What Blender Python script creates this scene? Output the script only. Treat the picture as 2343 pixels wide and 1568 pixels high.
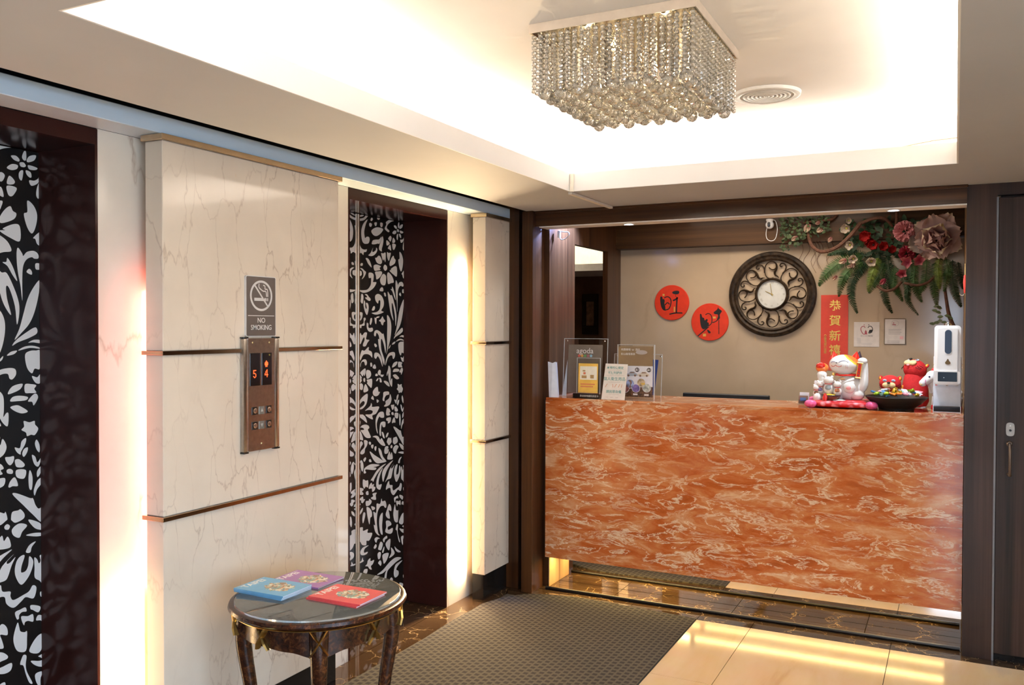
import bpy, bmesh, math, random
from mathutils import Vector, Matrix, noise as mnoise
R = math.radians
PI = math.pi
scene = bpy.context.scene
col = scene.collection
for o in list(bpy.data.objects):
    bpy.data.objects.remove(o)

# ------------------------------------------------------------------ camera
CAM = Vector((2.285, 0.0, 1.5))
YAW, PITCH, ROLL, FPX = -0.46786, -0.01747, 0.00294, 2008.36
fwd = Vector((math.sin(YAW) * math.cos(PITCH), math.cos(YAW) * math.cos(PITCH), math.sin(PITCH)))
rgt = Vector((math.cos(YAW), -math.sin(YAW), 0))
upv = rgt.cross(fwd)
r2 = rgt * math.cos(ROLL) + upv * math.sin(ROLL)
u2 = upv * math.cos(ROLL) - rgt * math.sin(ROLL)
cd = bpy.data.cameras.new('camera')
cam = bpy.data.objects.new('camera', cd)
col.objects.link(cam)
cd.sensor_fit = 'HORIZONTAL'; cd.sensor_width = 36.0
cd.lens = FPX / 2343 * 36.0
cd.clip_start = 0.05
cam.matrix_world = Matrix(((r2.x, u2.x, -fwd.x, CAM.x), (r2.y, u2.y, -fwd.y, CAM.y), (r2.z, u2.z, -fwd.z, CAM.z), (0, 0, 0, 1)))
scene.camera = cam

# ------------------------------------------------------------------ view, world (overcast street daylight outside the entrance)
scene.view_settings.view_transform = 'Standard'
scene.view_settings.look = 'None'
scene.view_settings.gamma = 1.0
scene.view_settings.use_curve_mapping = False
scene.view_settings.exposure = 0.42
cy = scene.cycles
cy.max_bounces = 7; cy.diffuse_bounces = 4; cy.glossy_bounces = 4; cy.transmission_bounces = 5; cy.transparent_max_bounces = 6
cy.caustics_reflective = False; cy.caustics_refractive = False
cy.sample_clamp_indirect = 6.0
cy.use_adaptive_sampling = True; cy.adaptive_threshold = 0.05
world = bpy.data.worlds.new('street_daylight'); scene.world = world
world.use_nodes = True
bg = world.node_tree.nodes['Background']
bg.inputs[0].default_value = (0.60, 0.78, 1.0, 1); bg.inputs[1].default_value = 9.0

# ------------------------------------------------------------------ lamps of the room and added fill lights
def area(name, loc, size, energy, color, direction=(0, 0, -1), spread=180):
    l = bpy.data.lights.new(name, 'AREA'); l.shape = 'RECTANGLE'
    l.size, l.size_y = size; l.energy = energy; l.color = color; l.spread = R(spread)
    o = bpy.data.objects.new(name, l); col.objects.link(o); o.location = loc
    o.rotation_euler = Vector(direction).to_track_quat('-Z', 'Y').to_euler()
    return o
def spot(name, loc, energy, color, angle, direction=(0, 0, -1), radius=.02, blend=.4):
    l = bpy.data.lights.new(name, 'SPOT'); l.energy = energy; l.color = color
    l.spot_size = R(angle); l.spot_blend = blend; l.shadow_soft_size = radius
    o = bpy.data.objects.new(name, l); col.objects.link(o); o.location = loc
    o.rotation_euler = Vector(direction).to_track_quat('-Z', 'Y').to_euler()
    return o
WARM = (1.0, 0.72, 0.40)
WARM2 = (1.0, 0.90, 0.76)
ZS, ZL, ZU = 2.152, 2.236, 2.385          # soffit underside, top of the tray lip, tray ceiling
TX0, TX1, TY0, TY1 = 0.62, 2.288, 1.206, 3.905
# fluorescent battens lying on the ledge of the ceiling tray
K = 14.0
for i, (x, y, sx, sy) in enumerate([(TX0 - .1, 1.85, .04, 1.2), (TX0 - .1, 3.2, .04, 1.1),
                                    (1.15, TY1 + .1, 1.0, .04), (2.0, TY1 + .1, .62, .04), (TX1 + .1, 3.2, .04, 1.2), (TX1 + .1, 1.9, .04, 1.2),
                                    (1.45, TY0 - .1, 1.6, .04)]):
    area('cove_lamp', (x, y, ZL + .035), (sx, sy), K * max(sx, sy), WARM2, (0, 0, 1))
# tubes hidden behind the marble panels
area('panel_tube', (-.108, 4.222, .98), (.030, 1.66), 60, WARM, (-.45, -1, 0))
area('panel_tube', (-.108, 2.046, .36), (.030, .50), 14, WARM, (-.45, -1, 0))
area('panel_tube', (-.106, 2.088, 1.12), (.030, 1.0), 2.6, (1.0, .20, .17), (-.45, -1, 0))
# strip under the counter front
area('kick_strip', (.62, 4.64, .176), (.8, .03), 5.0, (1.0, .68, .25), (0, 0, -1))
area('kick_strip', (1.65, 4.64, .176), (1.2, .03), 2.6, (1.0, .68, .25), (0, 0, -1))
# reception: two cool downlights in the header, unseen warm fill added inside, hall lamp
spot('header_downlight', (.70, 4.54, 2.052), 8, (.80, .90, 1.0), 150)
spot('header_downlight', (2.016, 4.54, 2.052), 34, (.82, .91, 1.0), 140)
area('reception_fill', (1.2, 5.2, 2.235), (1.2, .3), 11, (1.0, .86, .70))
area('hall_lamp', (-.5, 6.55, 1.975), (1.6, .10), 7, WARM2, (0, .3, 1))
area('hall_fill', (-.8, 5.8, 2.40), (.5, .5), 5, WARM2)  # unseen fill added to brighten the dark hall wall
spot('alcove_lamp', (.36, 4.78, 2.16), 100, (.22, .38, 1.0), 115, (-1.3, .05, -1))

# ------------------------------------------------------------------ materials
MATS = {}
def nodes(name):
    m = bpy.data.materials.new(name); m.use_nodes = True
    nt = m.node_tree
    return m, nt, nt.nodes['Principled BSDF'], nt.nodes, nt.links
def ramp(N, stops, interp='LINEAR'):
    r = N.new('ShaderNodeValToRGB'); r.color_ramp.interpolation = interp
    e = r.color_ramp.elements
    while len(e) < len(stops): e.new(.5)
    for k, (p, c) in enumerate(stops):
        e[k].position = p; e[k].color = (*c, 1) if len(c) == 3 else c
    return r
def coords(N, L, scale=(1, 1, 1), rot=(0, 0, 0), loc=(0, 0, 0)):
    t = N.new('ShaderNodeTexCoord'); mp = N.new('ShaderNodeMapping')
    mp.inputs['Scale'].default_value = scale; mp.inputs['Rotation'].default_value = rot; mp.inputs['Location'].default_value = loc
    L.new(t.outputs['Object'], mp.inputs['Vector'])
    return mp.outputs[0]
def noise(N, L, vec, scale, detail=4, rough=.55, dist=0.0):
    n = N.new('ShaderNodeTexNoise'); n.inputs['Scale'].default_value = scale; n.inputs['Detail'].default_value = detail
    n.inputs['Roughness'].default_value = rough; n.inputs['Distortion'].default_value = dist
    if vec is not None: L.new(vec, n.inputs['Vector'])
    return n
def mix(N, L, fac, a, b, mode='MIX'):
    m = N.new('ShaderNodeMix'); m.data_type = 'RGBA'; m.blend_type = mode
    for s, v in ((0, fac), (6, a), (7, b)):
        if hasattr(v, 'node'): L.new(v, m.inputs[s])
        elif isinstance(v, (int, float)): m.inputs[s].default_value = v
        else: m.inputs[s].default_value = (*v, 1)
    return m.outputs[2]
def bump(N, L, height, strength, dist, bsdf):
    b = N.new('ShaderNodeBump'); b.inputs['Strength'].default_value = strength; b.inputs['Distance'].default_value = dist
    L.new(height, b.inputs['Height']); L.new(b.outputs[0], bsdf.inputs['Normal'])
def M(name, c, rough=.5, metal=0.0, var=.06, scale=30, emit=0.0, trans=0.0, ior=1.45, coat=0.0, alpha=1.0, spec=.5, sss=0.0, bmp=0.0):
    """plain surface: one colour with a fine procedural mottling"""
    if name in MATS: return MATS[name]
    m, nt, b, N, L = nodes(name)
    v = coords(N, L); n = noise(N, L, v, scale, 3)
    lo = tuple(max(0, x * (1 - var)) for x in c); hi = tuple(min(1, x * (1 + var)) for x in c)
    r = ramp(N, [(.3, lo), (.7, hi)]); L.new(n.outputs[0], r.inputs[0]); L.new(r.outputs[0], b.inputs['Base Color'])
    b.inputs['Roughness'].default_value = rough; b.inputs['Metallic'].default_value = metal
    b.inputs['Transmission Weight'].default_value = trans; b.inputs['IOR'].default_value = ior
    b.inputs['Coat Weight'].default_value = coat; b.inputs['Alpha'].default_value = alpha
    b.inputs['Specular IOR Level'].default_value = spec; b.inputs['Coat Roughness'].default_value = .05
    if emit:
        b.inputs['Emission Color'].default_value = (*c, 1); b.inputs['Emission Strength'].default_value = emit
    if bmp: bump(N, L, n.outputs[0], bmp, .004, b)
    MATS[name] = m
    return m
def marble_cream(name, base=(.80, .68, .54), dark=(.46, .33, .24), rough=.07, seed=0.0, vscale=5.5):
    m, nt, b, N, L = nodes(name)
    v = coords(N, L, loc=(seed, seed * .7, seed * 1.3))
    vs = coords(N, L, scale=(1, 1.5, .50), loc=(seed, seed, 0))
    w = noise(N, L, vs, 8.0, 4, .55)
    add = N.new('ShaderNodeVectorMath'); add.operation = 'ADD'
    sc = N.new('ShaderNodeVectorMath'); sc.operation = 'SCALE'; sc.inputs['Scale'].default_value = .17
    L.new(w.outputs['Color'], sc.inputs[0]); L.new(vs, add.inputs[0]); L.new(sc.outputs[0], add.inputs[1])
    vo = N.new('ShaderNodeTexVoronoi'); vo.feature = 'DISTANCE_TO_EDGE'; vo.inputs['Scale'].default_value = vscale
    L.new(add.outputs[0], vo.inputs['Vector'])
    vein = ramp(N, [(0, (1, 1, 1)), (.008, (.5, .5, .5)), (.022, (0, 0, 0))]); L.new(vo.outputs['Distance'], vein.inputs[0])
    vis = noise(N, L, v, 2.6, 2); vm = ramp(N, [(.36, (.06, .06, .06)), (.62, (.75, .75, .75))]); L.new(vis.outputs[0], vm.inputs[0])
    mul = N.new('ShaderNodeMath'); mul.operation = 'MULTIPLY'; L.new(vein.outputs[0], mul.inputs[0]); L.new(vm.outputs[0], mul.inputs[1])
    cl = noise(N, L, v, 3.2, 5); cr = ramp(N, [(.3, tuple(x * .92 for x in base)), (.7, tuple(min(1, x * 1.05) for x in base))]); L.new(cl.outputs[0], cr.inputs[0])
    c1 = mix(N, L, mul.outputs[0], cr.outputs[0], dark)
    oc = noise(N, L, vs, 7.0, 6, .65, 1.2); om = ramp(N, [(.685, (0, 0, 0)), (.75, (.6, .6, .6))]); L.new(oc.outputs[0], om.inputs[0])
    c2 = mix(N, L, om.outputs[0], c1, (.72, .45, .18))
    L.new(c2, b.inputs['Base Color']); b.inputs['Roughness'].default_value = rough
    b.inputs['Specular IOR Level'].default_value = .5
    MATS[name] = m
    return m
def wood(name, dark, light, rough=.30, axis='z', scale=1.0, coat=.10):
    m, nt, b, N, L = nodes(name)
    s = {'z': (55, 55, 1.2), 'x': (1.2, 55, 55), 'y': (55, 1.2, 55)}[axis]
    v = coords(N, L, scale=tuple(k * scale for k in s)); n = noise(N, L, v, 1.0, 6, .6)
    v2 = coords(N, L, scale=tuple(k * .22 * scale for k in s)); n2 = noise(N, L, v2, 1.0, 3)
    mm = N.new('ShaderNodeMath'); mm.operation = 'MULTIPLY_ADD'; mm.inputs[1].default_value = .6
    L.new(n.outputs[0], mm.inputs[0]); L.new(n2.outputs[0], mm.inputs[2])
    r = ramp(N, [(.55, dark), (.80, tuple((a + c) / 2 for a, c in zip(dark, light))), (1.0, light)]); L.new(mm.outputs[0], r.inputs[0])
    L.new(r.outputs[0], b.inputs['Base Color']); b.inputs['Roughness'].default_value = rough
    b.inputs['Coat Weight'].default_value = coat; b.inputs['Coat Roughness'].default_value = .12; b.inputs['Specular IOR Level'].default_value = .22
    MATS[name] = m
    return m
def red_marble():
    m, nt, b, N, L = nodes('red_marble')
    v = coords(N, L, scale=(1.0, 1.0, 3.3), rot=(0, R(-5), 0))
    w = noise(N, L, v, 2.2, 5, .6)
    sc = N.new('ShaderNodeVectorMath'); sc.operation = 'SCALE'; sc.inputs['Scale'].default_value = .28
    add = N.new('ShaderNodeVectorMath'); add.operation = 'ADD'
    L.new(w.outputs['Color'], sc.inputs[0]); L.new(v, add.inputs[0]); L.new(sc.outputs[0], add.inputs[1])
    n1 = noise(N, L, add.outputs[0], 4.2, 9, .64, .5)
    r1 = ramp(N, [(.30, (.30, .058, .010)), (.44, (.44, .108, .024)), (.56, (.53, .19, .064)), (.70, (.68, .42, .24))])
    L.new(n1.outputs[0], r1.inputs[0])
    # pale crests: ridged noise lines
    n2 = noise(N, L, add.outputs[0], 4.4, 10, .62, 1.1)
    sub = N.new('ShaderNodeMath'); sub.operation = 'SUBTRACT'; sub.inputs[1].default_value = .52; L.new(n2.outputs[0], sub.inputs[0])
    ab = N.new('ShaderNodeMath'); ab.operation = 'ABSOLUTE'; L.new(sub.outputs[0], ab.inputs[0])
    r2_ = ramp(N, [(0, (1, 1, 1)), (.007, (.75, .75, .75)), (.030, (0, 0, 0))]); L.new(ab.outputs[0], r2_.inputs[0])
    n3 = noise(N, L, v, 3.0, 4); r3 = ramp(N, [(.34, (.05, .05, .05)), (.56, (1, 1, 1))]); L.new(n3.outputs[0], r3.inputs[0])
    mu = N.new('ShaderNodeMath'); mu.operation = 'MULTIPLY'; L.new(r2_.outputs[0], mu.inputs[0]); L.new(r3.outputs[0], mu.inputs[1])
    c = mix(N, L, mu.outputs[0], r1.outputs[0], (.76, .60, .42))
    L.new(c, b.inputs['Base Color']); b.inputs['Roughness'].default_value = .10; b.inputs['Specular IOR Level'].default_value = .35
    MATS['red_marble'] = m
    return m
def emperador():
    m, nt, b, N, L = nodes('brown_marble')
    v = coords(N, L); w = noise(N, L, v, 6, 4)
    sc = N.new('ShaderNodeVectorMath'); sc.operation = 'SCALE'; sc.inputs['Scale'].default_value = .3
    add = N.new('ShaderNodeVectorMath'); add.operation = 'ADD'
    L.new(w.outputs['Color'], sc.inputs[0]); L.new(v, add.inputs[0]); L.new(sc.outputs[0], add.inputs[1])
    vo = N.new('ShaderNodeTexVoronoi'); vo.feature = 'DISTANCE_TO_EDGE'; vo.inputs['Scale'].default_value = 8
    L.new(add.outputs[0], vo.inputs['Vector'])
    r = ramp(N, [(0, (.42, .31, .16)), (.012, (.15, .09, .042)), (.045, (.055, .032, .016))]); L.new(vo.outputs[0], r.inputs[0])
    n2 = noise(N, L, v, 5, 3); q2 = ramp(N, [(.42, (0, 0, 0)), (.58, (1, 1, 1))]); L.new(n2.outputs[0], q2.inputs[0]); c = mix(N, L, q2.outputs[0], r.outputs[0], (.05, .028, .014))
    L.new(c, b.inputs['Base Color']); b.inputs['Roughness'].default_value = .05; b.inputs['Specular IOR Level'].default_value = .6
    MATS['brown_marble'] = m
    return m
def cream_tile():
    m, nt, b, N, L = nodes('cream_tile')
    v = coords(N, L, scale=(1, 1, 1), rot=(0, 0, R(35))); v2 = coords(N, L, scale=(3.2, .8, 1), rot=(0, 0, R(28)))
    n = noise(N, L, v2, 1.4, 5, .55, .6)
    r = ramp(N, [(.25, (.60, .34, .15)), (.42, (.76, .53, .29)), (.62, (.80, .60, .37)), (.75, (.64, .53, .38))]); L.new(n.outputs[0], r.inputs[0])
    n2 = noise(N, L, v, 5, 6); c = mix(N, L, .25, r.outputs[0], n2.outputs['Color'], 'SOFT_LIGHT')
    L.new(c, b.inputs['Base Color']); b.inputs['Roughness'].default_value = .13; b.inputs['Specular IOR Level'].default_value = .6
    MATS['cream_tile'] = m
    return m
def carpet_mat():
    m, nt, b, N, L = nodes('carpet_weave')
    tc = N.new('ShaderNodeTexCoord'); sx = N.new('ShaderNodeSeparateXYZ'); L.new(tc.outputs['Object'], sx.inputs[0])
    def mth(op, a, bb=None):
        k = N.new('ShaderNodeMath'); k.operation = op
        for i, q in enumerate((a, bb)):
            if q is None: continue
            if hasattr(q, 'node'): L.new(q, k.inputs[i])
            else: k.inputs[i].default_value = q
        return k.outputs[0]
    # ribs run along y; each rib carries short dark dashes, staggered between ribs
    u = mth('MULTIPLY', sx.outputs[0], 1 / .030); w = mth('MULTIPLY', sx.outputs[1], 1 / .036)
    row = mth('FLOOR', u); st = mth('MULTIPLY', mth('MODULO', row, 2.0), .5)
    ph = mth('FRACT', mth('ADD', w, st)); fu = mth('FRACT', u)
    d1 = mth('LESS_THAN', mth('ABSOLUTE', mth('SUBTRACT', ph, .5)), .29)
    d2 = mth('LESS_THAN', mth('ABSOLUTE', mth('SUBTRACT', fu, .5)), .34)
    dash = mth('MULTIPLY', d1, d2)
    n = noise(N, L, tc.outputs['Object'], 160, 3); n2 = noise(N, L, tc.outputs['Object'], 3, 2)
    base = mix(N, L, n.outputs[0], (.066, .058, .047), (.102, .090, .072))
    c = mix(N, L, mth('MULTIPLY', dash, .85), base, (.030, .027, .026))
    L.new(c, b.inputs['Base Color']); b.inputs['Roughness'].default_value = .95; b.inputs['Specular IOR Level'].default_value = .1
    h = mth('ADD', mth('MULTIPLY', dash, -.6), mth('MULTIPLY', n.outputs[0], .5)); bump(N, L, h, .8, .006, b)
    MATS['carpet_weave'] = m
    return m
MARBLE = marble_cream('cream_marble'); MARBLE2 = marble_cream('cream_marble_wall', base=(.82, .74, .63), seed=3.1, vscale=2.2)
BACKW = marble_cream('beige_stone', base=(.47, .355, .24), dark=(.40, .30, .20), rough=.12, seed=7.7, vscale=1.2)
WOODZ = wood('dark_wood', (.015, .005, .002), (.088, .034, .011)); WOODX = wood('dark_wood_across', (.015, .005, .002), (.088, .034, .011), axis='x')
WOODR = wood('dark_wood_striped', (.011, .006, .0045), (.060, .031, .021), rough=.42, coat=.08)
WOODH = wood('bulkhead_wood', (.026, .010, .0028), (.100, .043, .012), axis='x', rough=.45, coat=.05)
WOODL = wood('light_wood', (.34, .20, .09), (.52, .33, .15), rough=.4)
REDM = red_marble(); EMP = emperador(); TILE = cream_tile(); CARP = carpet_mat()
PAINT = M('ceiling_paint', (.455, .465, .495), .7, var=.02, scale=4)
BEAMP = M('beam_paint', (.66, .79, .90), .30, var=.03, scale=6)
BLACK = M('black_gloss', (.010, .009, .009), .12, var=.2)
DARKV = M('dark_void', (.012, .016, .022), .8)
BRONZE = M('bronze_trim', (.42, .28, .17), .16, 1.0, var=.1)
CHROME = M('chrome', (.75, .74, .72), .12, 1.0)
STEEL = M('brushed_steel', (.42, .38, .34), .28, 1.0, var=.12, scale=60)
GOLD = M('gilt', (.78, .52, .17), .28, 1.0, var=.15)
WHITE = M('white_plastic', (.82, .82, .83), .25, var=.02)
MAHOG = M('door_frame_brown', (.034, .010, .008), .16, var=.08, scale=12, coat=.0, spec=.22)
ACRYL = M('clear_acrylic', (.95, .97, .97), .02, trans=1.0, ior=1.2, alpha=.35)

# ------------------------------------------------------------------ mesh helpers
class MB:
    def __init__(self): self.bm = bmesh.new()
    def box(self, x0, x1, y0, y1, z0, z1, bev=0.0, seg=1):
        mt = Matrix.Translation(((x0 + x1) / 2, (y0 + y1) / 2, (z0 + z1) / 2)) @ Matrix.Diagonal((x1 - x0, y1 - y0, z1 - z0, 1))
        r = bmesh.ops.create_cube(self.bm, size=1, matrix=mt)
        if bev:
            es = {e for v in r['verts'] for e in v.link_edges}
            bmesh.ops.bevel(self.bm, geom=list(es), offset=bev, segments=seg, profile=.5, affect='EDGES')
        return self
    def cyl(self, c, r, h, axis='z', n=24, r2=None):
        rot = {'z': Matrix(), 'x': Matrix.Rotation(PI / 2, 4, 'Y'), 'y': Matrix.Rotation(-PI / 2, 4, 'X')}[axis]
        bmesh.ops.create_cone(self.bm, cap_ends=True, segments=n, radius1=r, radius2=r if r2 is None else r2, depth=h, matrix=Matrix.Translation(c) @ rot)
        return self
    def ball(self, c, r, n=16, sc=(1, 1, 1), rot=None):
        mt = Matrix.Translation(c) @ (rot or Matrix()) @ Matrix.Diagonal((r * sc[0], r * sc[1], r * sc[2], 1))
        bmesh.ops.create_uvsphere(self.bm, u_segments=n, v_segments=max(6, n * 2 // 3), radius=1, matrix=mt)
        return self
    def ico(self, c, r, sub=1, sc=(1, 1, 1)):
        bmesh.ops.create_icosphere(self.bm, subdivisions=sub, radius=r, matrix=Matrix.Translation(c) @ Matrix.Diagonal((*sc, 1)))
        return self
    def lathe(self, prof, c=(0, 0, 0), n=32, sx=1.0, sy=1.0, axis='z'):
        rings = []
        for r, z in prof:
            ring = []
            for k in range(n):
                a = 2 * PI * k / n
                p = (r * math.cos(a) * sx, r * math.sin(a) * sy, z)
                if axis == 'y': p = (p[0], -p[2], p[1])
                elif axis == 'x': p = (p[2], p[0], p[1])
                ring.append(self.bm.verts.new((c[0] + p[0], c[1] + p[1], c[2] + p[2])))
            rings.append(ring)
        for a, b_ in zip(rings, rings[1:]):
            for k in range(n):
                self.bm.faces.new((a[k], a[(k + 1) % n], b_[(k + 1) % n], b_[k]))
        if prof[0] != prof[-1]:
            if prof[0][0] > 1e-6: self.bm.faces.new(list(reversed(rings[0])))
            if prof[-1][0] > 1e-6: self.bm.faces.new(rings[-1])
        return self
    def tube(self, pts, rad, n=8, cap=True, flat=1.0):
        pts = [Vector(p) for p in pts]; m = len(pts)
        rads = rad if isinstance(rad, (list, tuple)) else [rad] * m
        rings = []; up = Vector((0, 0, 1))
        prev = None
        for i, p in enumerate(pts):
            t = (pts[min(i + 1, m - 1)] - pts[max(i - 1, 0)])
            t = t.normalized() if t.length > 1e-9 else Vector((0, 0, 1))
            if prev is None:
                a = t.cross(up) if abs(t.z) < .95 else t.cross(Vector((1, 0, 0)))
            else: a = prev - t * prev.dot(t)
            a.normalize(); prev = a; b_ = t.cross(a)
            rings.append([self.bm.verts.new(p + (a * math.cos(2 * PI * k / n) + b_ * math.sin(2 * PI * k / n) * flat) * rads[i]) for k in range(n)])
        for q, w in zip(rings, rings[1:]):
            for k in range(n): self.bm.faces.new((q[k], q[(k + 1) % n], w[(k + 1) % n], w[k]))
        if cap:
            self.bm.faces.new(list(reversed(rings[0]))); self.bm.faces.new(rings[-1])
        return self
    def prism(self, pts, d0, d1, axis='y'):
        """closed outline (a,b) pushed from d0 to d1 along axis; axis y -> (a,d,b), x -> (d,a,b), z -> (a,b,d)"""
        f = {'y': lambda a, b_, d: (a, d, b_), 'x': lambda a, b_, d: (d, a, b_), 'z': lambda a, b_, d: (a, b_, d)}[axis]
        A = [self.bm.verts.new(f(a, b_, d0)) for a, b_ in pts]; B = [self.bm.verts.new(f(a, b_, d1)) for a, b_ in pts]
        self.bm.faces.new(A); self.bm.faces.new(list(reversed(B)))
        for k in range(len(pts)):
            j = (k + 1) % len(pts); self.bm.faces.new((A[j], A[k], B[k], B[j]))
        return self
    def face(self, pts):
        try: self.bm.faces.new([self.bm.verts.new(p) for p in pts])
        except ValueError: pass
        return self
    def grid(self, fn, nu, nv, closeu=False):
        vs = [[self.bm.verts.new(fn(i / (nu if closeu else nu - 1), j / (nv - 1))) for j in range(nv)] for i in range(nu)]
        for i in range(nu if closeu else nu - 1):
            for j in range(nv - 1):
                k = (i + 1) % nu
                try: self.bm.faces.new((vs[i][j], vs[k][j], vs[k][j + 1], vs[i][j + 1]))
                except ValueError: pass
        return self
    def xf(self, m): bmesh.ops.transform(self.bm, matrix=m, verts=self.bm.verts); return self
    def mesh(self, name, smooth=False, angle=None):
        bmesh.ops.recalc_face_normals(self.bm, faces=self.bm.faces)
        me = bpy.data.meshes.new(name); self.bm.to_mesh(me); self.bm.free()
        if smooth:
            for p in me.polygons: p.use_smooth = True
            me.set_sharp_from_angle(angle=R(angle or 40))
        return me
    def build(self, name, mat, parent=None, smooth=False, loc=None, rot=None, mods=(), **tags):
        me = self.mesh(name, smooth)
        return mk(name, me, mat, parent, loc, rot, mods, **tags)
def mk(name, me, mat, parent=None, loc=None, rot=None, mods=(), **tags):
    if mat is not None and not me.materials:
        for q in (mat if isinstance(mat, (list, tuple)) else [mat]): me.materials.append(q)
    o = bpy.data.objects.new(name, me); col.objects.link(o)
    if parent: o.parent = parent
    if loc is not None: o.location = loc
    if rot is not None: o.rotation_euler = rot
    for k, kw in mods:
        md = o.modifiers.new(k.lower(), k)
        for a, v in kw.items(): setattr(md, a, v)
    for k, v in tags.items():
        o['category' if k == 'cat' else k] = v
    return o
def thing(name, label, cat, loc=(0, 0, 0), rot=(0, 0, 0), group=None):
    o = bpy.data.objects.new(name, None); col.objects.link(o); o.location = loc; o.rotation_euler = rot
    o.empty_display_size = .05
    o['label'] = label; o['category'] = cat
    if group: o['group'] = group
    return o
def S(name, mb, mat, parent=None, smooth=False):
    o = mb.build(name, mat, parent, smooth)
    if parent is None: o['kind'] = 'structure'
    return o
def spline(pts, n=4, closed=True):
    out = []; m = len(pts)
    for i in range(m if closed else m - 1):
        p0, p1, p2, p3 = (pts[(i + k) % m] if closed else pts[min(max(i + k, 0), m - 1)] for k in (-1, 0, 1, 2))
        for s in range(n):
            t = s / n; t2 = t * t; t3 = t2 * t
            out.append(tuple(.5 * (2 * b_ + (c - a) * t + (2 * a - 5 * b_ + 4 * c - d) * t2 + (3 * b_ - a - 3 * c + d) * t3) for a, b_, c, d in zip(p0, p1, p2, p3)))
    if not closed: out.append(tuple(pts[-1]))
    return out
def text(body, size, mat, parent, loc, rot, name='lettering', align='CENTER', ext=.0004, bold=0.0, xs=1.0, shear=0.0):
    cu = bpy.data.curves.new(name, 'FONT'); cu.body = body; cu.size = size; cu.align_x = align; cu.align_y = 'CENTER'
    cu.extrude = ext; cu.offset = bold; cu.resolution_u = 3; cu.shear = shear
    t = bpy.data.objects.new(name, cu); col.objects.link(t)
    dg = bpy.context.evaluated_depsgraph_get(); dg.update()
    me = bpy.data.meshes.new_from_object(t.evaluated_get(dg))
    bpy.data.objects.remove(t); bpy.data.curves.remove(cu)
    me.materials.clear()
    o = mk(name, me, mat, parent, loc, rot)
    o.scale = (xs, 1, 1)
    return o
def copy_tree(o, parent=None, **tags):
    c = o.copy(); col.objects.link(c)
    if parent: c.parent = parent
    for ch in [q for q in bpy.data.objects if q.parent == o]: copy_tree(ch, c)
    for k, v in tags.items(): c['category' if k == 'cat' else k] = v
    return c

# ================================================================== the setting
XE = 4.3                                      # right end of the lobby
YB = -2.6                                     # entrance front behind the photographer
YH = 4.48                                     # face of the reception header
# floor: slab, brown marble border, cream tiles
fl = S('floor', MB().box(-2.4, XE, YB, 7.4, -.12, -.02), M('concrete', (.12, .10, .08), .9))
G_ = .0015
def tiles(name, xs, ys, mat, z=0.0):
    for a, b_ in zip(xs, xs[1:]):
        for c, d in zip(ys, ys[1:]):
            MB().box(a + G_, b_ - G_, c + G_, d - G_, -.02, z).build(name, mat, fl)
tiles('cream_tile', [1.112, 1.386, 2.027, 2.668, 3.309, XE], [YB, -1.47, -.83, -.19, .45, 1.09, 1.73, 2.37, 3.01, 3.65, 4.43], TILE)
tiles('border_tile', [1.112, 1.386, 2.027, 2.668, 3.309, XE], [4.43, 4.545], EMP)
tiles('border_tile', [.02, .74, 1.112], [4.43, 4.545], EMP)
tiles('border_tile', [-.13, .02], [YB, -.8, .1, 1.0, 1.9, 2.8, 3.695, 4.60], EMP)
tiles('threshold_tile', [-.44, -.13], [1.0, 1.9], EMP); tiles('threshold_tile', [-.44, -.13], [3.1, 4.05], EMP)
tiles('plinth_tile', [.15, .60, 1.25, 1.9, 2.36], [4.545, 4.66, 4.76], EMP, .002)
tiles('reception_floor_tile', [.0, 1.2, 2.5], [4.76, 5.8], M('staff_floor', (.25, .2, .15), .5))
tiles('hall_floor_tile', [-2.2, -1.0, 0.0], [4.8, 6.0, 7.2], M('staff_floor', (.25, .2, .15), .5))
# carpet laid into the floor
random.seed(4)
pts = []
for k in range(60):                            # ragged left edge
    y = 4.25 - k * (4.25 - YB) / 59
    pts.append((.022 + random.uniform(-.006, .006) + .12 * max(0, (y - 4.1) / .15) ** 2 * .3, y))
pts += [(.9, YB), (1.110, YB), (1.110, 4.428), (.95, 4.445), (.75, 4.46), (.5, 4.475), (.36, 4.47), (.22, 4.435), (.14, 4.39), (.09, 4.33)]
cp = MB().prism(pts, -.019, .007, 'z').build('carpet', CARP, label='grey-brown woven carpet with small dark dashes laid before the elevators', cat='carpet')
# left wall: recessed cream marble with two elevator openings
E2, E1 = (3.16, 4.013), (1.03, 1.883)
for a, b_ in ((YB, E1[0]), (E1[1], E2[0]), (E2[1], 4.62)): S('wall_left', MB().box(-.50, -.13, a, b_, -.02, 2.12), MARBLE2)
for a, b_ in (E1, E2): S('wall_shaft', MB().box(-.50, -.45, a, b_, -.02, 2.12), DARKV)
S('wall_left_upper', MB().box(-.50, -.13, YB, 4.62, 2.12, 2.5), DARKV)
S('trim_1', MB().box(-.129, 0.0, YB, 4.52, 2.1205, 2.178, .002), BEAMP)          # pale beam over the elevators
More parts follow.
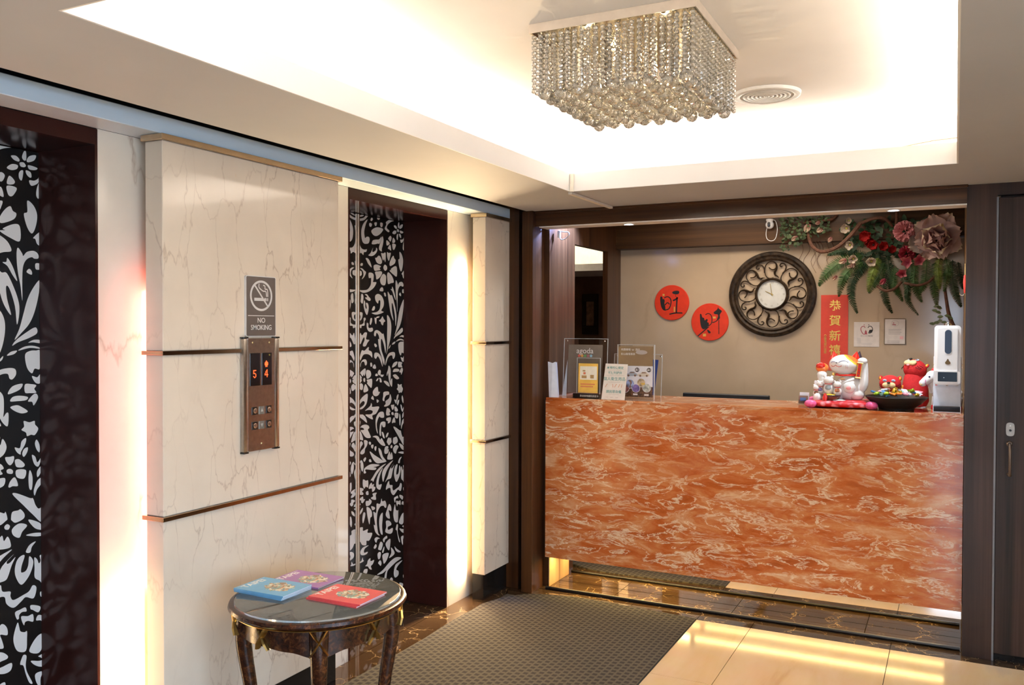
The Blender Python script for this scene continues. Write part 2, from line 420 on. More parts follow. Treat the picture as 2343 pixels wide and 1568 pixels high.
# ceiling: lower soffit ring with the lit tray
ce = MB()
ce.box(.125, TX0, YB, 4.60, ZS, ZL); ce.box(TX1, XE, YB, 4.60, ZS, ZL)
ce.box(TX0, TX1, YB, TY0, ZS, ZL); ce.box(TX0, TX1, TY1, 4.60, ZS, ZL)
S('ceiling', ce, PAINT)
LIP_GLOW = M('lip_glow_paint', (.84, .82, .80), .6, var=.02, scale=4)  # soffit's own paint made brighter: cove glow put into the colour
S('lip_glow_board', MB().box(TX0, TX0 + .006, TY0, TY1, ZS + .0006, ZL + .002).box(TX1 - .006, TX1, TY0, TY1, ZS + .0006, ZL + .002).box(TX0 + .006, TX1 - .006, TY1 - .006, TY1, ZS + .0006, ZL + .002).box(TX0 + .006, TX1 - .006, TY0, TY0 + .006, ZS + .0006, ZL + .002), LIP_GLOW)  # thin boards added on the lip faces to carry the painted glow
up = MB(); T = .24
up.box(TX0 - T, TX1 + T, TY0 - T, TY1 + T, ZU, ZU + .04)
up.box(TX0 - T - .03, TX0 - T, TY0 - T, TY1 + T, ZL, ZU + .04); up.box(TX1 + T, TX1 + T + .03, TY0 - T, TY1 + T, ZL, ZU + .04)
up.box(TX0 - T, TX1 + T, TY0 - T - .03, TY0 - T, ZL, ZU + .04); up.box(TX0 - T, TX1 + T, TY1 + T, TY1 + T + .03, ZL, ZU + .04)
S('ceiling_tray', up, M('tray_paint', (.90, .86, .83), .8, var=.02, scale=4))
S('roof_slab', MB().box(-.5, XE + .1, YB, 4.62, 2.46, 2.6), DARKV)
# right and rear walls out of view; the glazed entrance lets the street daylight in
PLAIN = M('plain_wall', (.42, .32, .24), .6)
S('wall_right', MB().box(XE, XE + .12, 1.1, 4.62, -.02, 2.46).box(XE, XE + .12, YB, 1.1, 2.10, 2.46).box(XE, XE + .12, YB, -2.2, -.02, 2.10), PLAIN)
wr = MB(); wr.box(-.13, 2.0, YB - .12, YB, -.02, 2.46); wr.box(2.75, XE + .12, YB - .12, YB, -.02, 2.46); wr.box(2.0, 2.75, YB - .12, YB, 2.0, 2.46)
S('wall_rear', wr, PLAIN)
df = MB()
for y in (-2.2, -1.1, 0.0, 1.05): df.box(XE + .03, XE + .08, y, y + .05, 0, 2.10)
df.box(XE + .03, XE + .08, -2.2, 1.1, 2.04, 2.10); df.box(XE + .03, XE + .08, -2.2, 1.1, 0, .05)
S('window_1', df, CHROME)
df = MB().box(2.0, 2.04, YB - .08, YB - .03, 0, 2.0).box(2.71, 2.75, YB - .08, YB - .03, 0, 2.0).box(2.0, 2.75, YB - .08, YB - .03, 1.95, 2.0)
S('window_2', df, CHROME)
S('street', MB().box(-6, 12, YB - 9, YB - .12, -.1, -.03).box(XE + .12, 12, YB - .12, 6, -.1, -.03), M('asphalt', (.16, .16, .165), .9))
# reception: posts, header, side wall with door
po = MB(); po.box(-.13, .060, 4.49, 4.66, -.02, 2.46)
S('trim_2', po, WOODZ)
S('trim_3', MB().box(.060, .100, 4.535, 4.66, -.02, ZS + .05), DARKV)
S('trim_4', MB().box(.100, .167, 4.446, 4.60, -.02, ZS, .002), WOODZ)
hd = MB(); hd.box(.167, 2.325, YH, YH + .02, 2.066, 2.1385); hd.box(.167, 2.325, YH + .018, YH + .10, 2.07, 2.46)
S('trim_5', hd, WOODX)
S('trim_6', MB().box(.10, 2.33, YH - .008, YH + .02, 2.1385, ZS, .003), WOODX)
S('trim_7', MB().box(.19, 2.325, YH + .001, YH + .11, 2.060, 2.066), M('plaster_white', (.80, .76, .70), .6))
S('wall_reception_left', MB().box(.1, .2, 4.60, 4.977, -.02, 2.46).box(.165, .2, 5.545, 5.86, -.02, 2.46).box(.165, .2, 4.977, 5.545, 2.008, 2.46), WOODZ)
S('wall_reception_back', MB().box(.2, 2.5, 5.80, 5.9, -.02, 2.46), BACKW)
S('trim_8', MB().box(.2, 2.325, 5.70, 5.80, 2.035, 2.46), WOODH)
S('wall_reception_right', MB().box(2.325, 2.46, 4.53, 5.9, -.02, 2.46), wood('side_wood', (.10, .055, .02), (.26, .15, .06)))
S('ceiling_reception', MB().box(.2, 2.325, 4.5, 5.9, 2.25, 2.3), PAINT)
# staff hall seen through the side doorway
S('wall_hall', MB().box(-2.2, .3, 7.0, 7.1, -.02, 2.6).box(-2.3, -2.2, 4.7, 7.1, -.02, 2.6).box(-2.2, 0, 4.66, 4.72, -.02, 2.6).box(.16, .26, 5.9, 7.1, -.02, 2.6), WOODL.copy() if False else M('hall_wood', (.16, .085, .045), .5, var=.2, scale=8))
S('wall_hall_upper', MB().box(-2.2, .19, 6.985, 6.999, 1.955, 2.42), M('hall_paint', (.85, .78, .66), .7))
S('ceiling_hall', MB().box(-2.2, .3, 4.7, 7.1, 2.42, 2.5).box(-2.2, .25, 6.30, 7.0, 1.935, 1.95).box(-2.2, .25, 6.29, 6.31, 1.935, 1.988), M('hall_paint', (.85, .78, .66), .7))
# back wall of the lobby, right of the counter, with a flush wooden door
S('wall_back', MB().box(2.325, 2.447, 4.50, 4.62, 0, ZS).box(2.447, XE, 4.50, 4.62, 2.098, ZS).box(3.35, XE, 4.50, 4.62, 0, ZS).box(2.447, 3.35, 4.56, 4.62, 0, 2.1), WOODR)
S('trim_9', MB().box(2.444, 2.452, 4.496, 4.52, 0.0, 2.09), M('door_edge_metal', (.17, .175, .19), .5, .3))
dr = thing('door_1', 'x', 'door'); del dr['label']; del dr['category']; dr['kind'] = 'structure'
MB().box(2.453, 3.34, 4.507, 4.55, .03, 2.088, .002).build('door_leaf', WOODR, dr)
lk = MB(); lk.prism(spline([(2.492, 1.03), (2.492, 1.068), (2.500, 1.078), (2.516, 1.078), (2.524, 1.068), (2.524, 1.03), (2.516, 1.020), (2.500, 1.020)], 3), 4.507, 4.502)
lk_ = lk.build('lock_plate', M('lock_plastic', (.42, .42, .42), .35), dr, label='pale oval lock plate')
MB().cyl((2.508, 4.501, 1.045), .005, .004, 'y').build('keyhole', BLACK, lk_)
for z in (1.066, 1.032): MB().cyl((2.508, 4.501, z), .003, .003, 'y', 10).build('screw', STEEL, lk_)
h = MB().tube([(2.506, 4.507, .985), (2.506, 4.47, .983), (2.506, 4.462, .970), (2.507, 4.462, .86), (2.507, 4.470, .848), (2.507, 4.507, .846)], .006, 10)
h.lathe([(.013, 0), (.013, .006), (.009, .010)], (2.506, 4.507, .985), 16, axis='y'); h.lathe([(.011, 0), (.011, .006), (.008, .01)], (2.507, 4.507, .846), 16, axis='y')
h.build('door_handle', M('aged_brass', (.14, .10, .075), .45, .6), dr, True)
S('baseboard_back', MB().box(2.453, XE, 4.52, 4.556, 0, .03), BLACK)

# ================================================================== elevators
PRINT = M('print_pale', (.74, .71, .68), .34, .0, var=.03, scale=8, coat=.15)
DBLK = M('door_black', (.012, .010, .009), .22, var=.2)
SEAM = M('champagne_metal', (.55, .42, .30), .3, .9)
PAT = """95,2073 82,2058 61,2043 38,2036 10,2033 10,2043 38,2048 61,2057 78,2076;14,2055 33,2065 56,2065 38,2057;87,2048 71,2020 59,1985 61,1963 67,1951 80,1959 99,1959 105,1947 97,1929 80,1923 56,1923 40,1938 33,1971 38,2000 56,2027;10,1986 21,2005 14,1970 14,1942 21,1914 38,1896 61,1892 81,1895 75,1882 56,1878 51,1864 33,1873 14,1867 10,1866;114,2053 124,2061 133,2054 123,2044 114,2045;101,2028 113,2033 125,2027 118,2014 104,2015;147,2038 167,2041 166,2029 158,2021 148,2027;173,2071 192,2074 194,2062 182,2056 171,2060;199,2043 219,2043 219,2030 212,2021 199,2025;119,1991 142,2008 177,2017 223,2012 202,1988 167,1971 138,1973;123,1929 133,1945 157,1951 187,1955 209,1971 202,1947 187,1931 179,1933 147,1926 128,1925;217,1974 227,1958 222,1931 212,1907 211,1894 189,1902 189,1920 202,1944;135,1908 128,1892 133,1885 152,1892 160,1900 162,1910 172,1902 165,1886 143,1870 118,1863 94,1866 113,1879;71,1849 90,1849 109,1833 122,1805 94,1821 80,1837;28,1816 35,1822 47,1820 43,1809 28,1809;26,1795 42,1795 61,1785 74,1777 59,1753 38,1741 52,1761 47,1781;10,1782 33,1781 38,1775 35,1760 10,1756;10,1825 19,1828 17,1810 10,1798;227,1815 239,1827 257,1820 259,1805 244,1795 229,1803;207,1886 224,1885 246,1889 244,1841 232,1856 223,1848 209,1872;260,1895 272,1891 293,1893 288,1872 276,1850 260,1870;318,1880 327,1866 339,1858 329,1839 290,1823 282,1836 298,1864;329,1824 350,1819 350,1772 319,1779 283,1798 301,1802 294,1807;272,1789 303,1772 318,1752 320,1737 298,1733 270,1727 263,1749 260,1776;227,1778 249,1768 249,1740 242,1722 227,1718 207,1723 196,1743 207,1764;152,1783 177,1788 207,1790 214,1779 192,1757 165,1746 160,1764;140,1815 167,1823 204,1816 192,1807 199,1798 177,1793 147,1791;153,1856 165,1858 184,1871 202,1863 214,1839 197,1827 167,1834;97,1775 121,1778 139,1769 138,1743 135,1731 163,1731 152,1712 128,1694 90,1678 52,1672 24,1678 10,1686 33,1685 71,1687 94,1695 114,1716 118,1742 116,1751 98,1751;340,2071 298,2059 267,2041 257,2022 280,2010 275,2001 257,2005 238,2017 252,2039 249,2051 277,2066 308,2072;270,1968 288,1983 301,1976 297,1961 288,1953 275,1962;316,1976 334,1962 329,1951 308,1950;254,1956 267,1954 284,1942 260,1929 253,1940;288,1937 297,1907 280,1911 267,1916;308,1943 340,1941 332,1920 321,1911 311,1918;351,2023 364,2026 372,2017 366,2011 354,2012;366,2062 373,2061 373,2036 365,2033 359,2043;407,2056 401,2039 380,2029 375,2035 385,2050;380,2020 411,2016 405,2008 384,2007;372,2002 388,1998 391,1983 384,1981 374,1990;354,1998 363,1998 358,1968 349,1973 348,1988;308,2000 324,2014 344,2014 342,2002 324,1995;322,2040 338,2043 350,2034 348,2026 332,2029;424,2000 423,1980 409,1963 390,1955 383,1971 401,1973 415,1983;423,1971 423,1934 415,1916 407,1927 411,1955;376,1905 398,1891 410,1861 404,1822 391,1800 375,1819 364,1860 376,1869;420,1806 420,1766 409,1768 403,1783 396,1787;344,1750 358,1732 361,1725 374,1739 397,1744 412,1735 413,1721 399,1719 390,1723 372,1714 360,1690 357,1644 357,1580 351,1628 343,1670 339,1708 339,1738;292,1700 304,1702 308,1715 322,1695 333,1669 340,1643 325,1661 308,1689;372,1674 381,1685 390,1677 389,1666;403,1703 419,1703 419,1686 404,1685;418,1649 396,1626 375,1587 360,1537 346,1490 330,1455 354,1478 379,1505 397,1541 412,1596;265,1684 288,1668 306,1666 330,1619 345,1574 346,1538 338,1504 332,1562 314,1618 303,1624 306,1585 319,1534 298,1562 283,1603;401,1495 407,1476 378,1460 342,1447 322,1436 334,1453 366,1476;376,1445 395,1454 418,1453 418,1443 393,1446;342,1420 362,1432 390,1435 418,1428 418,1424 382,1428;304,1405 318,1417 338,1420 327,1409;365,1406 382,1418 403,1419 418,1416 417,1360 398,1360 388,1345 371,1365;388,1336 406,1331 417,1340 417,1312 400,1314;355,1313 349,1297 328,1287 306,1283 321,1306;364,1310 385,1310 403,1305 396,1294 403,1281 381,1281 364,1284;314,1259 322,1272 344,1275 373,1269 367,1259 336,1258;402,1278 409,1264 394,1240 388,1252 374,1255 389,1273;314,1240 336,1245 354,1237 373,1222 354,1217 332,1225;359,1192 378,1186 396,1189 398,1177 409,1162 397,1143 384,1145 370,1142 366,1154 351,1164 360,1174;366,1136 364,1118 349,1094 347,1085 335,1094 328,1110 345,1106 351,1127;372,1105 370,1090 359,1076 353,1086 359,1101;403,1127 413,1108 413,1084 403,1094 397,1114;386,1078 398,1071 405,1052 419,1066 409,1038 394,1048;419,1038 417,1017 405,1003 404,1023;301,1041 311,1044 321,1037 319,1027 303,1031;296,1082 311,1082 325,1082 323,1065 312,1055 301,1066;329,1070 343,1070 361,1052 355,1043 335,1046 329,1057;333,1037 365,1032 359,1006 334,1014;306,989 313,1005 328,1014 338,986 320,987 310,984;258,1068 281,1063 291,1048 281,1043 286,1030 253,1033;253,1014 273,1018 295,1016 291,994 268,987 268,999 255,1003;379,1030 388,1005 385,967 376,972 374,1008;420,999 420,981 404,964 395,944 392,962 404,991;320,960 333,962 378,939 389,936 397,914 408,899 421,899 418,854 389,882 357,918;372,869 403,857 422,841 422,827 395,837;364,820 390,822 422,816 422,808 399,809;398,793 384,778 378,761 363,766 376,786;292,863 301,869 310,861 305,851 294,854;314,882 318,904 338,906 346,908 359,891 356,876 329,868 316,878;258,892 273,911 291,905 296,909 302,886 296,880 278,870 265,881;317,849 341,863 368,852 351,834 341,817 321,829;243,865 268,866 271,854 260,852 276,847 268,830 243,828 235,843;283,836 290,817 302,829 311,810 309,792 268,795 263,810;106,858 148,834 187,814 227,793 253,786 207,785 167,790 133,816;185,867 207,850 222,818 255,787 227,794 202,818 185,850;61,777 90,787 128,790 192,777 167,772 138,773 163,765 153,756 109,763 75,770 66,765 75,755 66,750 54,755 56,769;250,775 207,768 167,750 133,723 114,707 128,705 136,697 148,712 177,737 212,758;222,757 202,730 187,700 185,674 210,673 207,659 195,646 172,656 163,672 167,703 187,735;316,785 258,766 222,742 215,711 225,683 238,707 258,737 289,765;323,768 302,754 299,743 310,744 328,758 315,734 302,700 291,690 263,688 243,678 268,708 284,739;359,755 349,726 346,707 350,702 363,705 371,721 375,749 388,732 385,709 371,682 348,663 332,684 325,712 331,742 345,756;392,740 402,733 408,718 414,726 411,743 423,734 424,654 408,662 393,676 393,708;250,637 258,663 278,680 284,658 310,651 310,636 320,621 352,628 373,635 386,651 399,640 389,608 362,619 346,609 320,596 297,615 291,638 273,642;412,622 423,621 427,614 427,604 414,607;325,579 343,584 360,586 364,572 349,574 339,567 338,556 331,556;380,588 412,574 405,557 386,570 378,576;347,561 368,555 386,556 387,532 370,539 359,538 355,529 347,548;405,548 428,536 427,517 413,528 397,533;279,555 297,540 299,515 276,523 281,504 286,477 263,485 248,504 258,526;333,544 339,527 343,513 357,506 365,507 365,484 361,444 334,451 321,478 320,506;419,482 422,466 430,459 423,442 404,422 373,437 384,462 403,480;250,469 279,466 299,449 297,439 271,436 266,426 276,418 312,421 310,399 289,394 258,405 244,417 253,440;353,433 363,426 360,399 364,374 383,331 372,336 360,368 352,398 341,406 346,423;378,405 404,396 419,395 415,403 404,412 431,411 432,373 410,375 389,389;423,354 412,338 410,307 397,327 392,353 404,359;63,1665 82,1666 99,1653 114,1642 106,1633 85,1637 66,1648 82,1650 80,1657;33,1662 42,1667 52,1654 49,1626 42,1617 29,1626 31,1645;7,1677 20,1673 17,1653 21,1625 14,1610 7,1611;59,1635 67,1624 68,1601 75,1591 80,1598 73,1621 90,1619 97,1599 92,1576 82,1560 66,1575 54,1604 54,1623;14,1572 42,1572 43,1552 33,1535 7,1525 7,1532 24,1541 26,1555 17,1563;54,1544 68,1546 71,1536 61,1527 61,1507 38,1504 33,1493 7,1500 7,1510 33,1511 52,1519 54,1530;116,1545 126,1542 124,1525 114,1510 106,1516 110,1536;80,1519 94,1516 94,1499 104,1493 128,1495 134,1482 118,1474 97,1477 82,1493;14,1428 21,1459 28,1469 40,1456 61,1470 81,1470 80,1456 75,1436 103,1432 87,1419 71,1401 49,1401 49,1414 61,1431 59,1446 47,1439 28,1413 14,1417;23,1349 38,1380 61,1378 90,1395 99,1393 97,1380 123,1370 127,1341 109,1353 85,1360 52,1357 28,1330 23,1335;26,1301 28,1315 47,1332 71,1333 82,1319 78,1305 66,1304 59,1320 45,1323 33,1315 28,1296;152,1649 157,1664 182,1671 212,1660 230,1634 227,1607 207,1585 229,1578 202,1569 162,1563 133,1567 124,1572 167,1577 192,1592 199,1618 197,1637 184,1636 178,1621 160,1632;124,1585 135,1603 147,1607 152,1597 143,1585;192,1688 202,1703 217,1707 226,1697 221,1686;231,1678 244,1678 250,1662 237,1662;148,1547 157,1545 165,1545 162,1515 152,1522;160,1545 170,1553 192,1554 182,1547;187,1532 204,1541 218,1555 229,1542 243,1530 229,1523 222,1508 207,1514 202,1525;260,1561 283,1547 297,1517 298,1478 288,1431 270,1390 252,1353 260,1387 260,1455 262,1514;143,1456 148,1476 167,1483 192,1476 217,1462 226,1464 237,1437 247,1402 245,1361 232,1402 212,1436 204,1426 207,1382 224,1350 237,1323 232,1299 207,1347 187,1391 179,1434 189,1435 184,1455 165,1469 157,1451;145,1411 157,1412 170,1400 157,1394 148,1401;145,1343 148,1363 167,1366 192,1356 212,1329 219,1291 207,1309 192,1333 175,1347 160,1334;245,1308 252,1331 273,1357 304,1365 330,1362 334,1344 322,1329 312,1332 306,1347 283,1345 263,1328 247,1297;273,1385 291,1404 288,1392 275,1384;111,1313 123,1314 128,1298 114,1295;131,1288 140,1302 152,1304 161,1288 152,1282;51,1230 56,1239 66,1236 66,1220 56,1220;26,1268 47,1281 68,1287 71,1269 61,1249 52,1258 46,1248 33,1258;75,1271 85,1279 109,1273 118,1255 109,1241 84,1234 75,1251;80,1228 99,1230 126,1229 122,1187 104,1193 82,1211 87,1216;71,1207 93,1178 80,1168 54,1167 56,1190;17,1206 33,1214 49,1202 45,1182 31,1180 14,1192;7,1252 24,1256 40,1239 28,1237 40,1230 26,1216 7,1215;177,1264 189,1275 203,1269 199,1250 190,1246 178,1255;155,1252 165,1257 178,1248 165,1243 155,1246;202,1251 214,1248 230,1248 220,1237 202,1241;162,1221 175,1232 183,1230 175,1220 165,1217;187,1233 204,1229 211,1210 195,1211 194,1222;275,1294 291,1277 293,1235 291,1211 301,1223 308,1219 305,1181 288,1194 275,1221 270,1254 260,1240 257,1254 268,1272;230,1212 247,1214 273,1203 283,1183 258,1191;133,1165 153,1182 175,1186 182,1162 196,1159 182,1144 160,1139 138,1147;118,1133 133,1143 142,1122 123,1127;167,1122 187,1113 170,1104;230,1156 273,1156 278,1141 252,1137 237,1123 235,1108 220,1115 225,1136;288,1142 301,1115 288,1089 258,1079 232,1081 247,1093 247,1107 278,1120;7,1093 14,1116 42,1142 85,1157 87,1131 75,1103 42,1083 12,1084 33,1092 56,1102 63,1115 49,1122 28,1112 14,1096;66,1072 109,1092 118,1107 126,1096 128,1086 187,1083 177,1063 157,1047 128,1041 133,1021 99,1032 68,1051 109,1049 128,1054 131,1064 114,1071 90,1073;7,1073 24,1056 47,1053 71,1036 82,1008 52,1025 19,1045;7,1021 26,1023 26,1008 14,995 7,993;26,988 38,998 66,1001 94,993 102,980 90,972 104,951 115,930 90,929 66,938 42,961 28,975 56,975 52,983 33,989;7,976 28,968 42,947 49,923 24,928 7,932 7,956 17,955;157,1010 167,1035 192,1053 222,1053 232,1041 231,1022 202,1024 192,1031 175,1014 167,985 177,942 162,966;192,962 200,994 222,1001 245,995 242,972 222,973 212,987 205,961 205,928 192,936;212,947 227,941 238,911 222,921;250,924 263,937 274,935 265,919 250,914;131,931 158,934 182,926 197,908 210,915 227,897 244,872 212,878 182,899 158,922;97,903 106,909 118,900 109,891;119,889 136,890 139,881 131,869 119,878;148,875 158,879 165,872 158,854 148,863;56,921 87,913 82,891 66,876 61,857 42,851 26,857 33,870 61,888;7,869 7,883 24,915 38,918 47,904 33,891 19,873;52,824 68,833 75,825 63,811 54,815;99,814 111,818 122,803 104,804;33,823 47,810 53,786 45,763 33,775 28,798;7,803 31,823 28,813 7,796;12,787 26,770 21,743 7,708 7,742 14,758;7,861 19,853 17,837 7,831;75,654 92,656 95,637 80,638 73,646;47,719 56,721 73,712 90,712 94,694 90,674 73,682 59,674 47,690;99,676 109,689 123,694 128,683 143,684 140,671 155,666 148,651 128,646 123,664 99,666;131,636 167,635 158,623 160,600 128,607 116,617 136,621;73,606 97,605 102,614 121,601 119,589 99,580 75,583;21,628 47,636 52,621 65,618 47,602 33,608 33,617 21,621;19,684 49,676 52,667 40,663 52,650 45,644 23,649 14,659 20,672;10,612 23,606 28,597 14,595 7,604;7,587 26,585 7,571;47,578 42,560 19,546 26,566;47,542 56,553 68,544 61,517 49,498 43,515;79,575 104,566 124,542 124,519 111,513 104,481 90,514 82,547;121,573 150,561 150,552 131,550 121,563;138,541 160,530 165,552 168,578 197,571 210,597 217,581 243,579 254,556 250,541 235,548 230,555 202,557 180,540 172,521 168,493 170,463 180,421 195,406 177,412 153,435 141,472 153,468 143,512;220,520 220,492 215,449 220,405 202,416 190,454 190,492 202,513;7,473 45,479 49,459 90,460 87,442 127,432 114,408 97,398 78,402 75,381 42,389 23,410 9,399 7,402;9,512 23,508 14,496 7,495;97,375 66,366 56,354 61,344 87,344 83,335 56,333 30,342 28,361 52,375;7,309 33,308 45,324 49,311 55,304 33,300 7,302;68,274 83,282 90,298 111,305 114,289 144,288 133,270 116,262 124,243 104,251 90,267;52,249 61,259 87,254 80,234 52,245;148,397 168,402 195,389 175,389 164,374 153,382;141,355 158,368 167,355 155,345 143,348;180,338 200,370 222,355 207,326 190,330;225,381 256,391 262,377 243,374 234,361 225,369;248,352 284,368 292,354 281,309 258,326;215,315 233,338 235,325 225,307;175,312 192,319 205,309 197,284 180,285;218,294 243,300 276,292 258,261 233,247 225,263;180,264 198,274 210,257 203,243 190,253;297,319 326,293 326,275 279,266 300,290;331,317 352,299 390,275 363,278 339,296;170,204 223,216 284,243 342,255 395,240 342,229 284,210 263,197 253,164 238,171 243,193 253,207 218,199;406,224 363,205 347,188 368,174 366,153 336,147 323,173 336,212 368,222;287,149 302,157 316,141 302,135"""
shapes = [[tuple(int(q) / 1000 for q in p.split(',')) for p in s.split()] for s in PAT.split(';')]
low = [[(u, z - .48) for u, z in s] for s in shapes if max(z for _, z in s) < .64 and min(z for _, z in s) > .49]
def print_mesh(sign):
    mb = MB()
    for s in shapes + low:
        if min(z for _, z in s) < .012: continue
        o = spline(s, 4)
        o = [(max(0.0, min(.416, a)), min(z, 2.066)) for a, z in o]
        q = []
        for p in o:
            if not q or (abs(p[0] - q[-1][0]) + abs(p[1] - q[-1][1])) > 2e-4: q.append(p)
        if len(q) < 3: continue
        mb.face([(.0006, sign * a, z) for a, z in (q if sign > 0 else q[::-1])])
    me = mb.mesh('floral_print'); me.materials.append(PRINT)
    return me
PM = {1: print_mesh(1), -1: print_mesh(-1)}
def elevator(y, label):
    t = thing('elevator', label, 'elevator', (-.40, y, 0))
    for s in (-1, 1):
        a, b_ = sorted((s * .001, s * .416))
        d = MB().box(-.035, 0, a, b_, .004, 2.066).build('door_panel', DBLK, t)
        mk('floral_print', PM[s], None, d)
        a, b_ = sorted((s * .001, s * .016))
        MB().box(0, .006, a, b_, .004, 2.066, .0015).build('edge_strip', SEAM, d)
        a, b_ = sorted((s * .4165, s * .426))
        MB().box(-.03, .272, a, b_, 0.001, 2.118).build('jamb', MAHOG, t)
    MB().box(-.03, .272, -.4165, .4165, 2.0685, 2.118).build('header', MAHOG, t)
    MB().box(.002, .040, -.4165, .4165, .0005, .003).build('sill', M('sill_dark', (.05, .045, .04), .4, .8), t)
    return t
elevator(3.587, 'elevator with black doors in white floral print, behind the round table')
elevator(1.457, 'elevator with black and white floral doors at the left edge of the photo')

# ================================================================== marble panels beside the elevators
def marble_panel(name, y0, y1, label, cat):
    t = thing(name, label, cat, (0, 0, 0))
    zs = [.142, .866, 1.406, 2.100]; th = [.880, 1.419]
    for a, b_ in ((.142, .866), (.880, 1.406), (1.419, 2.100)):
        MB().box(-.079, 0, y0, y1, a, b_, .002).build('marble_slab', MARBLE, t)
    for z0, z1, a, b_ in ((.866, .880, y0, y1), (1.406, 1.419, y0, 2.361 if y0 < 3 else y1), (1.406, 1.419, 2.550, y1)):
        if b_ < a or (y0 > 3 and a < y0): continue
        MB().box(-.086, .012, a - .012 * (a == y0), b_ + .012 * (b_ == y1), z0, z1, .001).build('bronze_strip', BRONZE, t, label='polished bronze strip')
    MB().box(-.086, .012, y0 - .012, y1 + .012, 2.100, 2.1195, .001).build('cap_strip', M('cap_bronze', (.62, .46, .30), .25, .9), t)
    MB().box(-.079, -.012, y0 + .006, y1 - .006, 0.001, .142).build('plinth', BLACK, t, label='black stone plinth')
    MB().box(-.129, -.079, y0 + .12, y1 - .10, .05, 2.08).build('backing', DARKV, t)
    return t
marble_panel('marble_wall_cladding', 2.022, 2.926, 'wide veined cream marble panel carrying the elevator call buttons', 'wall cladding')
marble_panel('marble_pilaster', 4.1985, 4.487, 'narrow cream marble pilaster with black plinth beside the reception post', 'pilaster')

# ================================================================== call panel and sign on the marble panel
WR = (0, 0, PI / 2)
cpn = thing('call_panel', 'steel elevator call panel with red floor numbers on the marble', 'call panel', (0, 2.4555, 1.252), WR)
MB().box(-.070, .070, -.016, .0, -.205, .205, .001).build('face_plate', STEEL, cpn)
for s in (-1, 1):
    a, b_ = sorted((s * .070, s * .0925))
    MB().box(a, b_, -.019, 0, -.204, .204, .004, 2).build('side_rail', STEEL if s < 0 else M('rail_satin', (.62, .55, .50), .25, 1.0), cpn, True)
    for z in (-.207, .207): MB().box(a - .001, b_ + .001, -.020, 0, z - .003, z + .003, .001).build('end_cap', BLACK, cpn)
LED = M('led_red', (1.0, .07, .015), .5, emit=3.0)
def dots(rows, parent, cx, cz, p, name):
    mb = MB()
    for j, r in enumerate(rows):
        for i, ch in enumerate(r):
            if ch == '#': mb.box(cx + (i - len(r) / 2) * p, cx + (i - len(r) / 2 + .82) * p, -.0182, -.0172, cz + (len(rows) / 2 - j - .82) * p, cz + (len(rows) / 2 - j) * p)
    mb.build(name, LED, parent)
for cx, num, rows in ((-.0335, '5', ["####", "#...", "#...", "###.", "...#", "...#", "#..#", ".##."]), (.027, '4', ["...#.", "..##.", ".#.#.", ".#.#.", "#..#.", "#####", "...#.", "...#."])):
    d = MB().box(cx - .0265, cx + .0265, -.0175, -.014, .032, .151, .001).build('display', M('display_black', (.006, .005, .006), .15), cpn)
    dots(rows, d, cx - .003, .075, .0036, 'digit')
    if num == '4':
        dots(["..#..", ".###.", "#####", "#####", "#####", ".###.", ".#.#."], d, cx - .003, .110, .0034, 'person_symbol')
        MB().box(cx + .010, cx + .016, -.0182, -.017, .140, .146).build('indicator', M('indicator_olive', (.30, .25, .05), .4), d)
for z in (-.059, -.113):
    for x in (-.0365, .0365):
        b_ = MB().box(x - .0145, x + .0145, -.018, -.015, z - .0145, z + .0145, .001).build('call_button', M('button_black', (.02, .015, .012), .2), cpn)
        MB().lathe([(.0095, 0), (.0095, .003), (.006, .0045), (0, .0045)], (x, -.018, z), 16, axis='y').build('button_cap', M('button_copper', (.40, .27, .20), .25, .8), b_, True)
    a = MB().box(-.0145, .0145, -.0175, -.015, z - .0145, z + .0145, .001).build('arrow_plate', M('plate_grey', (.22, .22, .20), .35, .5), cpn)
    s = 1 if z > -.09 else -1
    MB().prism([(-.006, z - .005 * s), (.006, z - .005 * s), (0, z + .007 * s)], -.0175, -.0182).build('arrow', M('arrow_pale', (.45, .47, .45), .4), a)
for x, z in ((-.045, .189), (.042, .189), (0, -.181)):
    MB().lathe([(.004, 0), (.004, .001), (.002, .0025), (0, .0025)], (x, -.016, z), 12, axis='y').build('screw', M('brass_screw', (.5, .42, .22), .3, 1.0), cpn)
sgn = thing('no_smoking_sign', 'grey no smoking sign above the elevator call panel', 'sign', (0, 2.463, 1.5735), WR)
def rrect(w, h, r, n=5):
    o = []
    for cx, cz, a0 in ((w - r, h - r, 0), (-w + r, h - r, 90), (-w + r, -h + r, 180), (w - r, -h + r, 270)):
        for k in range(n + 1):
            a = R(a0 + 90 * k / n); o.append((cx + r * math.cos(a), cz + r * math.sin(a)))
    return o
SGREY = M('sign_grey', (.105, .085, .075), .4); SWHT = M('sign_white', (.72, .70, .68), .45)
MB().prism(rrect(.0775, .1105, .006), -.008, 0).build('sign_plate', SWHT, sgn)
MB().prism(rrect(.0750, .1080, .005), -.0085, -.004).build('sign_face', SGREY, sgn)
rb = MB(); n = 40
for k in range(n):
    a0, a1 = 2 * PI * k / n, 2 * PI * (k + 1) / n
    rb.face([(x * math.cos(a), -.0088, .039 + x * .97 * math.sin(a)) for x, a in ((.058, a0), (.058, a1), (.0495, a1), (.0495, a0))])
rb.face([(-.0385, -.0088, .0775), (-.0335, -.0088, .0815), (.0385, -.0088, .0005), (.0335, -.0088, -.0035)])
rb.face([(x, -.0088, z) for x, z in ((-.036, .020), (-.036, .031), (.006, .031), (.014, .020))])
rb.face([(x, -.0088, z) for x, z in ((.016, .022), (.016, .031), (.025, .031), (.025, .020), (.018, .020))])
for x in (.028, .033): rb.face([(x, -.0088, z) for x, z in ((x, .020), (x, .031), (x + .003, .031), (x + .003, .020))])
